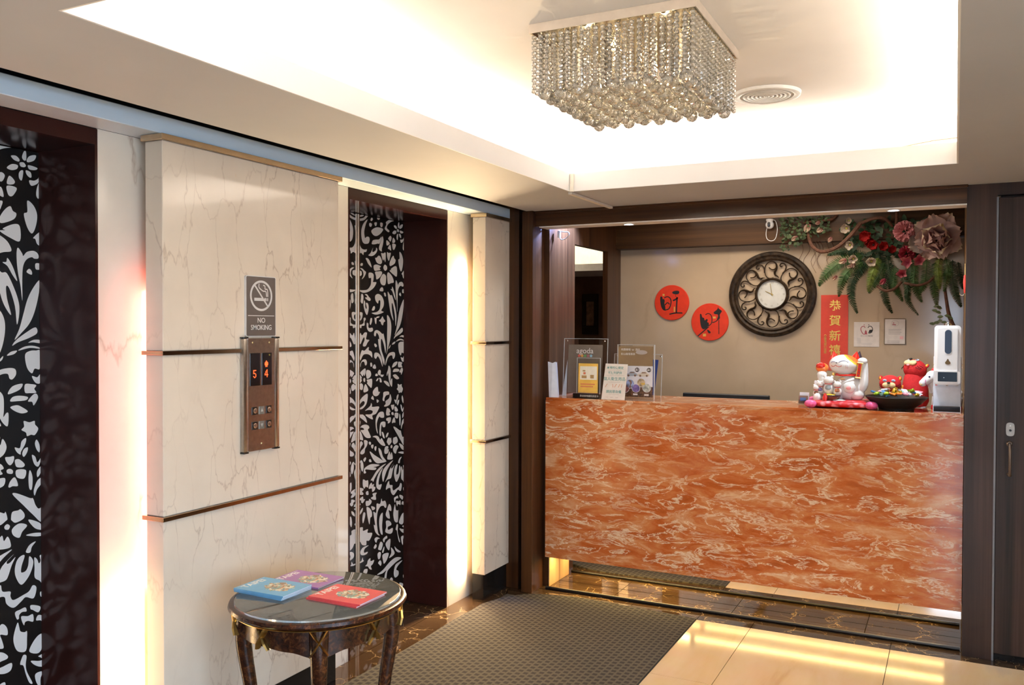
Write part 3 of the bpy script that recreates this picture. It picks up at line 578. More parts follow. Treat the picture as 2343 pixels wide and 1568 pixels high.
def ribbon(mb, pts, w, y):
    p = spline(pts, 5, False)
    for a, b_ in zip(p, p[1:]):
        d = Vector((b_[0] - a[0], b_[1] - a[1])); d = Vector((-d.y, d.x)).normalized() * w
        mb.face([(a[0] + d.x, y, a[1] + d.y), (b_[0] + d.x, y, b_[1] + d.y), (b_[0] - d.x, y, b_[1] - d.y), (a[0] - d.x, y, a[1] - d.y)])
ribbon(rb, [(-.011, .083), (-.012, .070), (.002, .060), (.012, .056), (.024, .055), (.028, .036)], .0022, -.0088)
ribbon(rb, [(.010, .078), (.019, .075), (.020, .064), (.032, .062), (.034, .036)], .0022, -.0088)
rb.face([(x, -.0088, z) for x, z in ((-.068, -.033), (.068, -.033), (.068, -.0355), (-.068, -.0355))])
rb.build('no_smoking_symbol', SWHT, sgn)
text('NO', .026, SWHT, sgn, (0, -.0088, -.052), (PI / 2, 0, 0), bold=.0002)
text('SMOKING', .026, SWHT, sgn, (0, -.0088, -.078), (PI / 2, 0, 0), bold=.0002, xs=.93)

# ================================================================== reception counter
ctr = thing('reception_counter', 'reception counter faced with glossy orange-red marble', 'counter', (0, 0, 0))
MB().box(.197, 2.3235, 4.560, 4.585, .183, 1.086, .001).build('front_panel', REDM, ctr)
MB().box(.201, 2.3235, 4.557, 4.995, 1.0862, 1.100, .001).build('counter_top', REDM, ctr)
MB().box(.201, 2.3235, 4.585, 4.735, .178, .184).build('underside', M('mdf_pale', (.60, .47, .30), .6), ctr)
MB().box(.201, 2.3235, 4.93, 4.955, .01, 1.085).build('staff_panel', WOODX, ctr)
MB().box(.207, 2.3235, 4.745, 4.75, .003, .178).build('kick_mirror', M('mirror', (.90, .88, .85), .015, 1.0, var=0), ctr, label='mirrored kick plate')
MB().box(.201, .206, 4.601, 4.745, .003, .178).build('kick_end', WOODL, ctr)
MB().tube([(.205, 4.556, .0105), (2.318, 4.556, .0105)], .0085, 12).build('rubber_rail', M('rubber_black', (.008, .007, .007), .3), ctr, True)

# ================================================================== chandelier, vent, trunking
def crystal():
    m, nt, b, N, L = nodes('crystal')
    b.inputs['Base Color'].default_value = (1, .96, .90, 1); b.inputs['Roughness'].default_value = .02
    b.inputs['Transmission Weight'].default_value = .78; b.inputs['IOR'].default_value = 1.5
    n_ = noise(N, L, coords(N, L), 40, 2); r = ramp(N, [(.3, (.97, .90, .78)), (.7, (1, .97, .90))]); L.new(n_.outputs[0], r.inputs[0]); L.new(r.outputs[0], b.inputs['Base Color'])
    return m
CRY = crystal()
CX, CY = 1.410, 2.582
ch = thing('chandelier', 'square crystal chandelier with bead curtains and glass balls on the ceiling', 'chandelier', (CX, CY, ZU))
HX, HY = .246, .257
MB().box(-HX, HX, -HY, HY, -.025, -.0005, .001).build('ceiling_plate', M('plate_mirror', (.80, .70, .52), .10, 1.0), ch)
pr_ = MB()
for s in (-1, 1):
    pr_.box(-HX, HX, s * HY - .0015, s * HY + .0015, -.027, -.0005); pr_.box(s * HX - .0015, s * HX + .0015, -HY, HY, -.027, -.0005)
pr_.build('plate_rim', M('rim_silver', (.62, .55, .48), .35, .6), ch)
def strand(nb, r=.0078, pitch=.0156):
    mb = MB()
    for k in range(nb):
        z = -.012 - k * pitch
        mb.ico((0, 0, z), r, 1)
        if k: mb.ico((0, 0, z + pitch / 2), r * .42, 0)
    me = mb.mesh('bead_strand'); me.materials.append(CRY)
    return me
random.seed(11)
long_, short_ = strand(11), strand(9)
pos = []
nx, ny = 23, 24
for k in range(nx):
    x = -HX + .010 + k * (2 * HX - .02) / (nx - 1)
    for s in (-1, 1): pos.append((x, s * (HY - .010)))
for k in range(1, ny - 1):
    y = -HY + .010 + k * (2 * HY - .02) / (ny - 1)
    for s in (-1, 1): pos.append((s * (HX - .010), y))
for k in range(14):
    x = -HX + .030 + k * (2 * HX - .06) / 13
    for s in (-1, 1): pos.append((x, s * (HY - .030)))
for k in range(1, 13):
    y = -HY + .030 + k * (2 * HY - .06) / 13
    for s in (-1, 1): pos.append((s * (HX - .030), y))
inner = [(-.16 + i * .08, -.17 + j * .085) for i in range(5) for j in range(5)]
for x, y in pos:
    mk('bead_strand', long_, None, ch, (x, y, -.025), (0, 0, random.uniform(0, 6)))
for x, y in inner:
    mk('bead_strand', short_, None, ch, (x, y, -.025), (0, 0, random.uniform(0, 6)))
ball = MB().ico((0, 0, 0), .0195, 2, (1, 1, .94)).mesh('crystal_ball'); ball.materials.append(CRY)
for i in range(9):
    for j in range(10):
        x = -HX + .034 + i * (2 * HX - .068) / 8; y = -HY + .034 + j * (2 * HY - .068) / 9
        mk('crystal_ball', ball, None, ch, (x, y, -.197 - .004 * ((i + j) % 2)), (random.uniform(0, 1), 0, random.uniform(0, 6)))
for x, y in ((.12, -.12), (-.12, -.12), (.12, .12), (-.12, .12)):  # warm fill lights added inside the unlit chandelier to turn the beads golden
    l = bpy.data.lights.new('chandelier_fill', 'POINT'); l.energy = .8; l.color = (1.0, .80, .52); l.shadow_soft_size = .012
    lo = bpy.data.objects.new('chandelier_fill', l); col.objects.link(lo); lo.parent = ch; lo.location = (x, y, -.085)
for x, y in ((.205, -.215), (-.10, -.215), (.205, .215), (-.205, .0)):
    MB().cyl((x, y, -.105), .0025, .16, n=10).build('hanger_rod', CHROME, ch)
vt = thing('air_vent', 'round white ceiling air diffuser beside the chandelier', 'air vent', (1.640, 3.40, ZU))
MB().lathe([(.125, -.001), (.122, -.012), (.112, -.016), (.098, -.012), (.098, -.004), (0, -.004)], n=48).build('outer_ring', M('vent_white', (.80, .78, .75), .45), vt, True)
for k in range(6):
    r = .090 - k * .015
    MB().lathe([(r, -.005), (r - .003, -.013), (r - .008, -.014), (r - .012, -.006)], n=40).build('louvre_ring', M('vent_white', (.80, .78, .75), .45), vt, True)
tk = thing('cable_trunking', 'white cable trunking running from the ceiling tray corner to the header', 'trunking', (0, 0, 0))
MB().box(.628, .646, TY1 - .018, TY1 - .0065, ZS - .003, ZL, .001).build('vertical_run', M('trunk_white', (.78, .72, .62), .5), tk)
MB().box(.612, .632, TY1 + .0, YH - .010, ZS - .012, ZS - .0005, .001).build('ceiling_run', M('trunk_white', (.78, .72, .62), .5), tk)
MB().tube([(2.06, TY1 + .02, ZL + .002), (2.13, TY1 + .004, ZL + .008), (2.2, TY1 + .002, ZL + .016), (2.285, TY1 + .004, ZL + .020)], .0022, 6).build('loose_cable', M('cable_tan', (.35, .25, .15), .6), None, label='thin loose cable lying on the far lip of the ceiling tray', cat='cable')
for x, lab in ((.70, 'left cool white downlight in the reception header'), (2.016, 'right cool white downlight in the reception header')):
    d = thing('downlight', lab, 'downlight', (x, 4.535, 2.060))
    MB().lathe([(.032, 0), (.032, -.003), (.026, -.0035), (.024, -.0005)], n=28).build('trim_ring', WHITE, d, True)
    MB().lathe([(.0235, -.0008), (.0, -.002)], n=24).build('lens', M('lamp_lens', (.85, .93, 1.0), .3, emit=14), d)

# ================================================================== round side table with brochures
def burl():
    m, nt, b, N, L = nodes('burl_wood')
    n = noise(N, L, coords(N, L), 55, 6, .7, .8)
    r = ramp(N, [(.32, (.008, .003, .002)), (.52, (.040, .012, .005)), (.72, (.16, .055, .016))]); L.new(n.outputs[0], r.inputs[0])
    L.new(r.outputs[0], b.inputs['Base Color']); b.inputs['Roughness'].default_value = .26; b.inputs['Coat Weight'].default_value = .0; b.inputs['Coat Roughness'].default_value = .04; b.inputs['Specular IOR Level'].default_value = .28
    return m
BURL = burl()
TZ = .62; TC = (.44, 2.26)
tb = thing('round_side_table', 'round dark burl wood side table with gilt ribbons and glass top', 'table', (*TC, .0075), (0, 0, R(-50.8)))
MB().lathe([(.0, .592), (.245, .592), (.262, .588), (.276, .594), (.284, .603), (.281, .612), (.270, .6155), (.262, .6135), (.0, .6135)], n=72).build('table_top', BURL, tb, True)
MB().lathe([(.258, .6134), (.258, .6137), (0, .6137)], n=64).build('table_field', M('field_brown', (.20, .125, .075), .5, var=.2, scale=60), tb)
MB().lathe([(.2645, .6138), (.2645, .6195), (.2625, .6205), (0, .6205)], n=72).build('glass_top', M('table_glass', (.80, .86, .82), .02, trans=.85, ior=1.75), tb, True)
MB().lathe([(.266, .5880), (.2690, .5870), (.2700, .5895), (.266, .5905), (.266, .5880)], n=72).build('gilt_ring', GOLD, tb, True)
ap = MB(); nA = 96
def apz(a): return .512 - .020 * (math.cos(4 * a) ** 2) * (1 if math.cos(4 * a) > 0 else -.3)
ro, ri = [], []
for k in range(nA):
    a = 2 * PI * k / nA; zb = apz(a)
    ro.append([ap.bm.verts.new((r * math.cos(a), r * math.sin(a), z)) for r, z in ((.232, .592), (.232, zb), (.214, zb), (.214, .592))])
for k in range(nA):
    q, w = ro[k], ro[(k + 1) % nA]
    for i in range(3): ap.bm.faces.new((q[i], w[i], w[i + 1], q[i + 1]))
ap.build('apron', BURL, tb, True)
def ribbon_x(ang, rr, parent):
    mb = MB()
    c, s = math.cos(ang), math.sin(ang)
    for d in (-1, 1):
        p = []
        for t in (-1, -.5, 0, .5, 1):
            th = ang + d * t * .10; zz = .548 + t * .040 * (1.0 if d > 0 else .9)
            r = rr + .004 + .004 * (1 - t * t) * (1 if d > 0 else .3)
            p.append((r * math.cos(th), r * math.sin(th), zz))
        mb.tube(p, [.009, .013, .010, .013, .009], 6, flat=.30)
    mb.build('gilt_ribbon', GOLD, parent, label='gilt crossed ribbon')
for k in range(4):
    a = k * PI / 2
    pts = [(.226, .588), (.232, .54), (.236, .49), (.230, .43), (.216, .34), (.206, .24), (.204, .15), (.212, .07), (.2275, .025), (.228, .002)]
    p3 = [(r * math.cos(a), r * math.sin(a), z) for r, z in spline(pts, 3, False)]
    n = len(p3); rad = [.031 - .013 * min(1, i / n * 1.7) + (.010 * max(0, (i / n - .86) / .14)) for i in range(n)]
    lg = MB().tube(p3, rad, 14).build('leg', BURL, tb, True)
    ribbon_x(a, .254, lg)
    ribbon_x(a + PI / 4, .232, tb)
# brochures
PAGE = M('page_white', (.78, .80, .82), .6)
def brochure(x, y, z, w, h, rot, cov, label, group=None):
    """cover reads along +y, its head towards -x"""
    t = thing('brochure', label, 'brochure', (x, y, z), (0, 0, rot), group)
    MB().box(-h / 2 + .001, h / 2 - .001, -w / 2 + .001, w / 2 - .001, .0006, .0044).build('pages', PAGE, t)
    c = MB().box(-h / 2, h / 2, -w / 2, w / 2, .0044, .0050).box(-h / 2, h / 2, -w / 2, w / 2, 0, .0006).box(-h / 2, h / 2, -w / 2, -w / 2 + .0008, .0003, .0048).build('cover', cov, t)
    return t, c
def collage_mat():
    m, nt, b, N, L = nodes('cover_collage')
    vo = N.new('ShaderNodeTexVoronoi'); vo.inputs['Scale'].default_value = 150; L.new(coords(N, L, scale=(1, .6, 1)), vo.inputs['Vector'])
    sp = N.new('ShaderNodeSeparateColor'); L.new(vo.outputs['Color'], sp.inputs[0])
    r = ramp(N, [(0, (.20, .38, .36)), (.18, (.30, .17, .10)), (.36, (.72, .55, .36)), (.5, (.62, .30, .16)), (.62, (.75, .72, .62)), (.8, (.25, .30, .33))], 'CONSTANT')
    L.new(sp.outputs[0], r.inputs[0]); L.new(r.outputs[0], b.inputs['Base Color']); b.inputs['Roughness'].default_value = .4
    return m
COLL = collage_mat()
def collage(parent, seed, z=.0052):
    rnd = random.Random(seed)
    o = [(.020 + .060 * (1 + rnd.uniform(-.28, .12)) * math.cos(a), .004 + .047 * (1 + rnd.uniform(-.28, .12)) * math.sin(a), z) for a in [2 * PI * k / 26 for k in range(26)]]
    MB().face(o).build('cover_picture', COLL, parent)
BLUE = M('cover_blue', (.16, .42, .68), .35); PURP = M('cover_purple', (.34, .16, .42), .35); REDC = M('cover_red', (.70, .09, .10), .35)
LET = M('letter_white', (.85, .84, .84), .5)
def cover_print(c, seed):
    collage(c, seed)
    text('TAIPEI', .036, LET, c, (-.079, -.002, .0051), (0, 0, PI / 2), ext=0, bold=.0008)
    text('DISCOVER', .0065, LET, c, (-.096, -.044, .0051), (0, 0, PI / 2), ext=0)
    text('2023', .006, LET, c, (-.094, .058, .0051), (0, 0, PI / 2), ext=0)
TT = .6281
for i, nm in enumerate(('lowest blue brochure of the stack on the round table', 'middle blue brochure of the stack on the round table', 'top blue TAIPEI brochure of the stack on the round table')):
    t, c = brochure(.282 + .002 * i, 2.219 - .002 * i, TT + .0052 * i, .144, .205, R(-1.5 + 1.2 * i), BLUE, nm, 'blue brochures')
    if i == 2: cover_print(c, 1)
t, c = brochure(.303, 2.366, TT, .144, .203, R(1.5), PURP, 'single purple TAIPEI brochure lying on the round table'); cover_print(c, 2)
for i, nm in enumerate(('lower red brochure under another on the round table', 'upper red TAIPEI brochure on the round table')):
    t, c = brochure(.541 + .004 * i, 2.270 + .006 * i, TT + .0052 * i, .150, .200, R(-1 + 2 * i), REDC, nm, 'red brochures')
    if i == 1: cover_print(c, 3)

# ================================================================== things on the reception back wall
YW = 5.80
INK = M('ink_black', (.012, .010, .010), .5); DRED = M('disc_red', (.66, .035, .008), .42, var=.08); FLECK = M('gold_fleck', (.62, .36, .08), .4)
def poly(mb, pts, k, ox, oz, y, smooth=True):
    q = [((a - ox) * k, (oz - b_) * k) for a, b_ in pts]
    mb.face([(a, y, z) for a, z in (spline(q, 3) if smooth else q)])
def brush(mb, pts, w, k, ox, oz, y):
    ribbon(mb, [((a - ox) * k, (oz - b_) * k) for a, b_ in pts], w * k * 1.3, y)
def disc(x, z, r, label):
    t = thing('calligraphy_disc', label, 'wall disc', (x, YW, z), group='red calligraphy discs')
    MB().lathe([(r, 0), (r, .010), (r - .002, .012), (0, .012)], n=56, axis='y').build('disc_board', DRED, t, True)
    return t
d1 = disc(.569, 1.669, .119, 'upper left red disc with black calligraphy on the reception wall')
k = .119 / 258; mb = MB(); y = -.0125
poly(mb, [(475, 780), (500, 785), (508, 820), (525, 812), (538, 840), (533, 880), (545, 920), (550, 960), (560, 985), (520, 980), (490, 940), (475, 880), (468, 820)], k, 642, 870, y)
brush(mb, [(530, 800), (575, 782), (615, 800), (635, 850), (625, 910), (600, 960), (560, 975)], 6, k, 642, 870, y)
brush(mb, [(545, 905), (565, 878), (590, 872), (610, 895)], 6, k, 642, 870, y)
poly(mb, [(650, 720), (680, 700), (740, 698), (757, 720), (740, 745), (700, 748), (665, 740)], k, 642, 870, y)
brush(mb, [(705, 745), (700, 775), (725, 800)], 2, k, 642, 870, y); brush(mb, [(662, 840), (700, 825), (735, 795)], 9, k, 642, 870, y)
brush(mb, [(724, 800), (718, 900), (715, 1020)], 8, k, 642, 870, y); brush(mb, [(610, 1040), (700, 1022), (805, 1022)], 7, k, 642, 870, y)
mb.build('brush_strokes', INK, d1)
mb = MB()
for a, b_, c, e in ((505, 740, 535, 770), (675, 930, 695, 1005)): mb.face([((p - 642) * k, -.0124, (870 - q) * k) for p, q in ((a, b_), (c, b_), (c, e), (a, e))])
mb.build('gold_fleck', FLECK, d1)
d2 = disc(.829, 1.538, .124, 'lower right red disc with black calligraphy on the reception wall')
k = .124 / 268; mb = MB()
poly(mb, [(1070, 1050), (1090, 1045), (1105, 1090), (1130, 1100), (1140, 1135), (1165, 1115), (1185, 1125), (1175, 1160), (1195, 1165), (1200, 1200), (1180, 1230), (1160, 1250), (1120, 1262), (1090, 1230), (1075, 1160)], k, 1212, 1158, y)
brush(mb, [(1150, 1055), (1190, 1035), (1230, 1060), (1245, 1120), (1235, 1180), (1195, 1215)], 5, k, 1212, 1158, y)
brush(mb, [(1200, 1225), (1130, 1285), (1040, 1362)], 6, k, 1212, 1158, y)
poly(mb, [(1175, 1270), (1200, 1275), (1228, 1305), (1215, 1322), (1190, 1310)], k, 1212, 1158, y)
poly(mb, [(1330, 935), (1340, 965), (1385, 1000), (1370, 1030), (1355, 1060), (1360, 1100), (1335, 1130), (1315, 1125), (1330, 1080), (1325, 1050), (1285, 1045), (1268, 1020), (1305, 990), (1325, 965)], k, 1212, 1158, y)
brush(mb, [(1325, 1130), (1290, 1155), (1250, 1165)], 5, k, 1212, 1158, y); brush(mb, [(1343, 1130), (1344, 1230), (1345, 1330)], 4, k, 1212, 1158, y)
mb.build('brush_strokes', INK, d2)
mb = MB()
for a, b_, c, e in ((1258, 1080, 1300, 1108), (1115, 1325, 1160, 1365)): mb.face([((p - 1212) * k, -.0124, (1158 - q) * k) for p, q in ((a, b_), (c, b_), (c, e), (a, e))])
mb.build('gold_fleck', FLECK, d2)
# clock
CKM = M('clock_bronze', (.032, .019, .010), .45, .1, var=.75, scale=45, spec=.25)
ck = thing('wall_clock', 'large round bronze clock with scrollwork frame on the reception wall', 'clock', (1.23, YW, 1.716))
MB().lathe([(.218, .012), (.2185, .030), (.228, .036), (.240, .030), (.252, .036), (.268, .030), (.2745, .016), (.274, .0), (.218, .0), (.218, .012)], n=80, axis='y').build('outer_frame', CKM, ck, True)
MB().lathe([(.090, .010), (.090, .030), (.096, .034), (.105, .026), (.106, .0), (.090, .0), (.090, .01)], n=56, axis='y').build('bezel', CKM, ck, True)
MB().lathe([(.091, .0), (.091, .014), (.0, .014)], n=48, axis='y').build('dial', M('dial_pearl', (.60, .60, .56), .18, var=.1, scale=12), ck, True)
u = .2745 / 745
def pc(p): return ((p[0] - 790) * u, -.016, (775 - p[1]) * u)
sm = MB()
sm.tube([pc(p) for p in spline([(832, 212), (765, 205), (695, 248), (668, 330), (675, 420), (710, 482), (765, 498), (815, 488)], 4, False)], .0036, 6)
pp = spline([(800, 205), (850, 235), (868, 290), (860, 345), (836, 400), (848, 445), (880, 460), (905, 488)], 3, False)
sm.tube([pc(p) for p in pp], [.0045 + .0095 * math.sin(PI * min(1, i / (len(pp) - 1) * 1.05)) for i in range(len(pp))], 6, flat=.5)
pp = spline([(858, 320), (830, 345), (790, 345), (755, 325), (735, 305)], 3, False)
sm.tube([pc(p) for p in pp], [.010, .010, .009, .0085, .008, .0075, .007, .0065, .0065, .007, .008, .008, .006][:len(pp)], 6, flat=.5)
sm.tube([pc(p) for p in spline([(662, 400), (658, 330), (622, 272), (565, 258), (527, 285), (530, 325), (560, 332), (572, 308)], 4, False)], .0045, 6)
sme = sm.mesh('scroll', True); sme.materials.append(CKM)
for k in range(8): mk('scroll', sme, None, ck, None, (0, k * PI / 4, 0))
hm = M('hand_gold', (.45, .33, .12), .3, .8)
for ang, ln, wd in ((-9, .070, .0022), (-63, .046, .003)):
    a = R(ang); MB().prism([(-wd, -.010), (wd, -.010), (wd * .5, ln), (-wd * .5, ln)], -.018, -.0165).build('hand', hm, ck, rot=(0, a, 0))
MB().lathe([(.005, 0), (.005, .006), (0, .007)], (0, -.014, 0), 14, axis='y').build('hub', hm, ck)
NUM = M('numeral_grey', (.30, .28, .22), .5)
for i, s in enumerate(('XII', 'I', 'II', 'III', 'IV', 'V', 'VI', 'VII', 'VIII', 'IX', 'X', 'XI')):
    a = 2 * PI * i / 12; text(s, .017, NUM, ck, (.073 * math.sin(a), -.0145, .073 * math.cos(a)), (PI / 2, a, 0), name='numeral', ext=0)
# red new-year banner and notices
PAPER_R = M('banner_red', (.62, .050, .025), .5); FOIL = M('foil_gold', (.90, .62, .16), .22, .75)
bn = thing('red_banner', 'vertical red paper banner with gold Chinese characters', 'banner', (1.6095, YW, 1.470))
MB().box(-.0805, .0805, -.003, -.0005, -.235, .237).build('banner_paper', PAPER_R, bn)
for ch_, z in zip('恭賀新禧', (.166, .073, -.022, -.112)): text(ch_, .070, FOIL, bn, (.004, -.0034, z), (PI / 2, 0, 0), bold=.0010)
for i, ch_ in enumerate('◎臺灣銀行敬賀'): text(ch_, .018, FOIL, bn, (-.053, -.0034, -.018 - i * .0175), (PI / 2, 0, 0))
NP = M('notice_white', (.66, .60, .55), .5); GREY = M('print_grey', (.35, .32, .32), .6); MARO = M('print_maroon', (.36, .06, .08), .5); PK = M('print_pink', (.75, .42, .42), .5)
n1 = thing('notice', 'plain white paper notice with an apple-shaped figure beside the red banner', 'notice', (1.797, YW, 1.462))
MB().box(-.073, .073, -.0025, -.0005, -.076, .076).build('paper', NP, n1)
mb = MB(); brush(mb, [(955, 770), (930, 738), (890, 745), (866, 790), (880, 850), (915, 905), (945, 915)], 6, .00028, 985, 915, -.0028)
mb.face([(x_, -.0028, z_) for x_, z_ in ((-.012, .000), (.004, .000), (.001, .018), (-.005, .028), (-.010, .018))]); mb.face([(x_, -.0028, z_) for x_, z_ in ((-.017, .056), (-.012, .056), (-.012, .061), (-.017, .061))]); mb.build('red_figure', MARO, n1)
mb = MB(); brush(mb, [(1010, 770), (1040, 735), (1080, 742), (1106, 790), (1098, 845), (1060, 885), (1020, 885)], 6, .00028, 985, 915, -.0028)
mb.face([(x_, -.0028, z_) for x_, z_ in ((.010, .010), (.032, .012), (.033, .030), (.016, .028))]); mb.face([(x_, -.0028, z_) for x_, z_ in ((.010, .056), (.015, .056), (.015, .061), (.010, .061))]); mb.build('dark_figure', INK, n1)
text('安心好職場', .0115, GREY, n1, (0, -.0028, -.010), (PI / 2, 0, 0), xs=1.25)
mb = MB()
for i in range(5): mb.face([(-.055, -.0028, -.024 - i * .007), (-.032, -.0028, -.024 - i * .007), (-.032, -.0028, -.027 - i * .007), (-.055, -.0028, -.027 - i * .007)])
for i in range(2): mb.face([(-.032 + .004 * i, -.0028, -.054 - i * .006), (.034 - .004 * i, -.0028, -.054 - i * .006), (.034 - .004 * i, -.0028, -.056 - i * .006), (-.032 + .004 * i, -.0028, -.056 - i * .006)])
mb.build('print_lines', M('print_faint', (.50, .47, .46), .6), n1)
n2 = thing('notice', 'white notice in a clear sleeve with shining edges, under the ferns', 'notice', (1.957, YW, 1.480))
MB().box(-.0625, .0625, -.0045, -.0005, -.081, .081, .001).build('sleeve', ACRYL, n2)
MB().box(-.056, .056, -.0052, -.0046, -.075, .075).build('paper', NP, n2)
mb = MB(); ribbon(mb, [(0, .032), (-.018, .040), (-.018, .058), (0, .068), (.018, .058), (.018, .040), (0, .032)], .0006, -.0056)
for i in range(4): mb.face([(-.036, -.0056, .014 - i * .009), (.036 - (i % 2) * .006, -.0056, .014 - i * .009), (.036 - (i % 2) * .006, -.0056, .0115 - i * .009), (-.036, -.0056, .0115 - i * .009)])
for i in range(2): mb.face([(-.042, -.0056, -.056 - i * .009), (.026, -.0056, -.056 - i * .009), (.026, -.0056, -.0585 - i * .009), (-.042, -.0056, -.0585 - i * .009)])
mb.build('print_lines', GREY, n2)
mb = MB(); mb.face([(-.014, -.0056, .046), (.006, -.0056, .043), (.004, -.0056, .038), (-.016, -.0056, .041)]); mb.face([(-.012, -.0056, .054), (-.004, -.0056, .054), (-.004, -.0056, .050), (-.012, -.0056, .050)]); mb.build('emblem', MARO, n2)
MB().face([(.027, -.0056, -.028), (.047, -.0056, -.028), (.047, -.0056, -.046), (.027, -.0056, -.046)]).build('pink_stamp', PK, n2)
# security cameras, picture in the hall, red tassel
def seccam(loc, label, cable):
    t = thing('security_camera', label, 'camera', loc)
    MB().lathe([(.022, .036), (.024, .030), (.018, .018), (.0, .018)], n=24).build('mount', WHITE, t, True)
    MB().ball((0, 0, 0), .026, 20).build('camera_ball', WHITE, t, True)
    MB().prism(rrect(.0085, .016, .0085), -.030, -.018).build('lens_window', BLACK, t)
    MB().lathe([(.006, 0), (.006, .002), (0, .003)], (0, -.030, -.004), 14, axis='y').build('lens', M('lens_blue', (.04, .05, .08), .05), t)
    MB().tube(spline(cable, 4, False), .0022, 6).build('power_cable', WHITE, t, True)
    return t
seccam((1.235, 5.665, 2.148), 'small white round security camera on the wooden bulkhead', [(.012, .01, .034), (.034, .012, .022), (.045, .012, -.03), (.034, .012, -.085), (.010, .012, -.100), (-.016, .012, -.088), (-.024, .012, -.055), (-.018, .01, -.012)])
t = thing('cable_loop', 'white looped cable hanging under the left end of the reception header', 'cable', (.245, 4.67, 2.055))
MB().tube(spline([(-.02, 0, .004), (.012, 0, -.004), (.040, 0, -.006), (.046, 0, -.022), (.026, 0, -.042), (0, 0, -.048), (-.018, 0, -.03)], 4, False), .003, 8).build('cord', WHITE, t, True)
MB().box(-.026, -.008, -.006, .006, -.036, .003, .002).build('plug', WHITE, t)
pf = thing('framed_picture', 'small dark framed picture on the hall wall beyond the doorway', 'picture', (-.500, 6.998, 1.612))
for a in ((-.072, .072, -.018, -.001, .108, .172), (-.072, .072, -.018, -.001, -.172, -.098), (-.072, -.036, -.018, -.001, -.10, .11), (.036, .072, -.018, -.001, -.10, .11)): MB().box(*a, .002).build('frame_bar', BLACK, pf)
MB().box(-.037, .037, -.008, -.001, -.10, .11).build('picture', M('picture_tan', (.30, .20, .12), .5, var=.5, scale=20), pf)
ts = thing('red_tassel', 'red knotted charm hanging at the right edge of the reception opening', 'charm', (2.322, 4.72, 1.72))
MB().tube([(0, 0, .09), (0, 0, .03)], .0012, 6).build('cord', M('cord_gold', (.6, .4, .15), .5), ts)
MB().tube([(0, 0, .035), (0, 0, .0), (0, 0, -.05)], [.004, .008, .003], 10).build('knot', M('charm_red', (.55, .03, .02), .5), ts, True)
MB().tube(spline([(0, 0, -.05), (-.008, 0, -.062), (-.020, 0, -.058), (-.022, 0, -.048)], 4, False), .0018, 6).build('hook', CHROME, ts, True)

# ================================================================== things on the counter
ZC = 1.1003
CARDW = M('card_white', (.74, .77, .84), .5)
def face(mb, x0, x1, z0, z1, y): mb.face([(x0, y, z0), (x1, y, z0), (x1, y, z1), (x0, y, z1)])
# folded white card
t = thing('folded_card', 'folded blank white card standing at the left end of the counter', 'card', (.232, 4.600, ZC))
MB().prism([(-.026, 0), (-.012, .0), (-.006, .195), (-.034, .203)], -.012, -.0114).build('leaf', CARDW, t)
m_ = MB().prism([(-.012, 0), (.030, .0), (.014, .203), (-.006, .195)], -.0005, .0001); m_.xf(Matrix.Translation((0, -.0115, 0)) @ Matrix.Rotation(R(14), 4, 'Z')); m_.build('leaf', CARDW, t)
MB().prism([(-.012, 0), (.024, .0), (.010, .200), (-.006, .195)], .018, .0186).build('leaf', CARDW, t)
# clear plate stands
def stand(name, x, y, w, h, label, th=.004, lean=5, cat='sign stand'):
    t = thing(name, label, cat, (x, y, ZC), (R(-lean), 0, 0))
    MB().box(-w / 2, w / 2, -th / 2, th / 2, .0006, h, .001).build('acrylic_plate', ACRYL, t)
    return t
EDGE = M('acrylic_edge', (.80, .84, .84), .15, trans=.4)
def edges(t, w, h, th=.004):
    for x in (-w / 2, w / 2): MB().box(x - .0012, x + .0012, -th / 2 - .0005, th / 2 + .0005, .0006, h).build('polished_edge', EDGE, t)
    MB().box(-w / 2, w / 2, -th / 2 - .0005, th / 2 + .0005, h - .0024, h).build('polished_edge', EDGE, t)
t = stand('acrylic_sign', .378, 4.70, .270, .336, 'clear acrylic stand with dark card and five coloured dots, tallest at the left', lean=4)
edges(t, .270, .336)
MB().box(-.106, .106, -.0035, -.0024, .022, .300).build('card', M('card_taupe', (.17, .135, .105), .4, spec=.25), t)
text('agoda', .045, M('letter_pale', (.66, .62, .58), .5), t, (-.003, -.0038, .264), (PI / 2, 0, 0), ext=0, bold=.0002)
for i, c in enumerate(((.55, .10, .07), (.60, .30, .06), (.12, .30, .10), (.35, .12, .14), (.25, .45, .58))):
    MB().lathe([(.0078, 0), (.0078, .0003), (0, .0003)], (-.038 + i * .0185, -.0036, .236), 18, axis='y').build('logo_dot', M('logo_dot_%d' % i, c, .5), t)
for x in (-.116, .116): MB().lathe([(.005, 0), (.005, .002), (.003, .003), (0, .003)], (x, -.002, .322), 14, axis='y').build('pin', CHROME, t)
m_ = MB().prism([(-.135, .0), (-.107, .0), (-.107, .21)], -.012, -.0114); m_.build('support_leaf', M('acrylic_milky', (.72, .76, .76), .2, trans=.3), t)
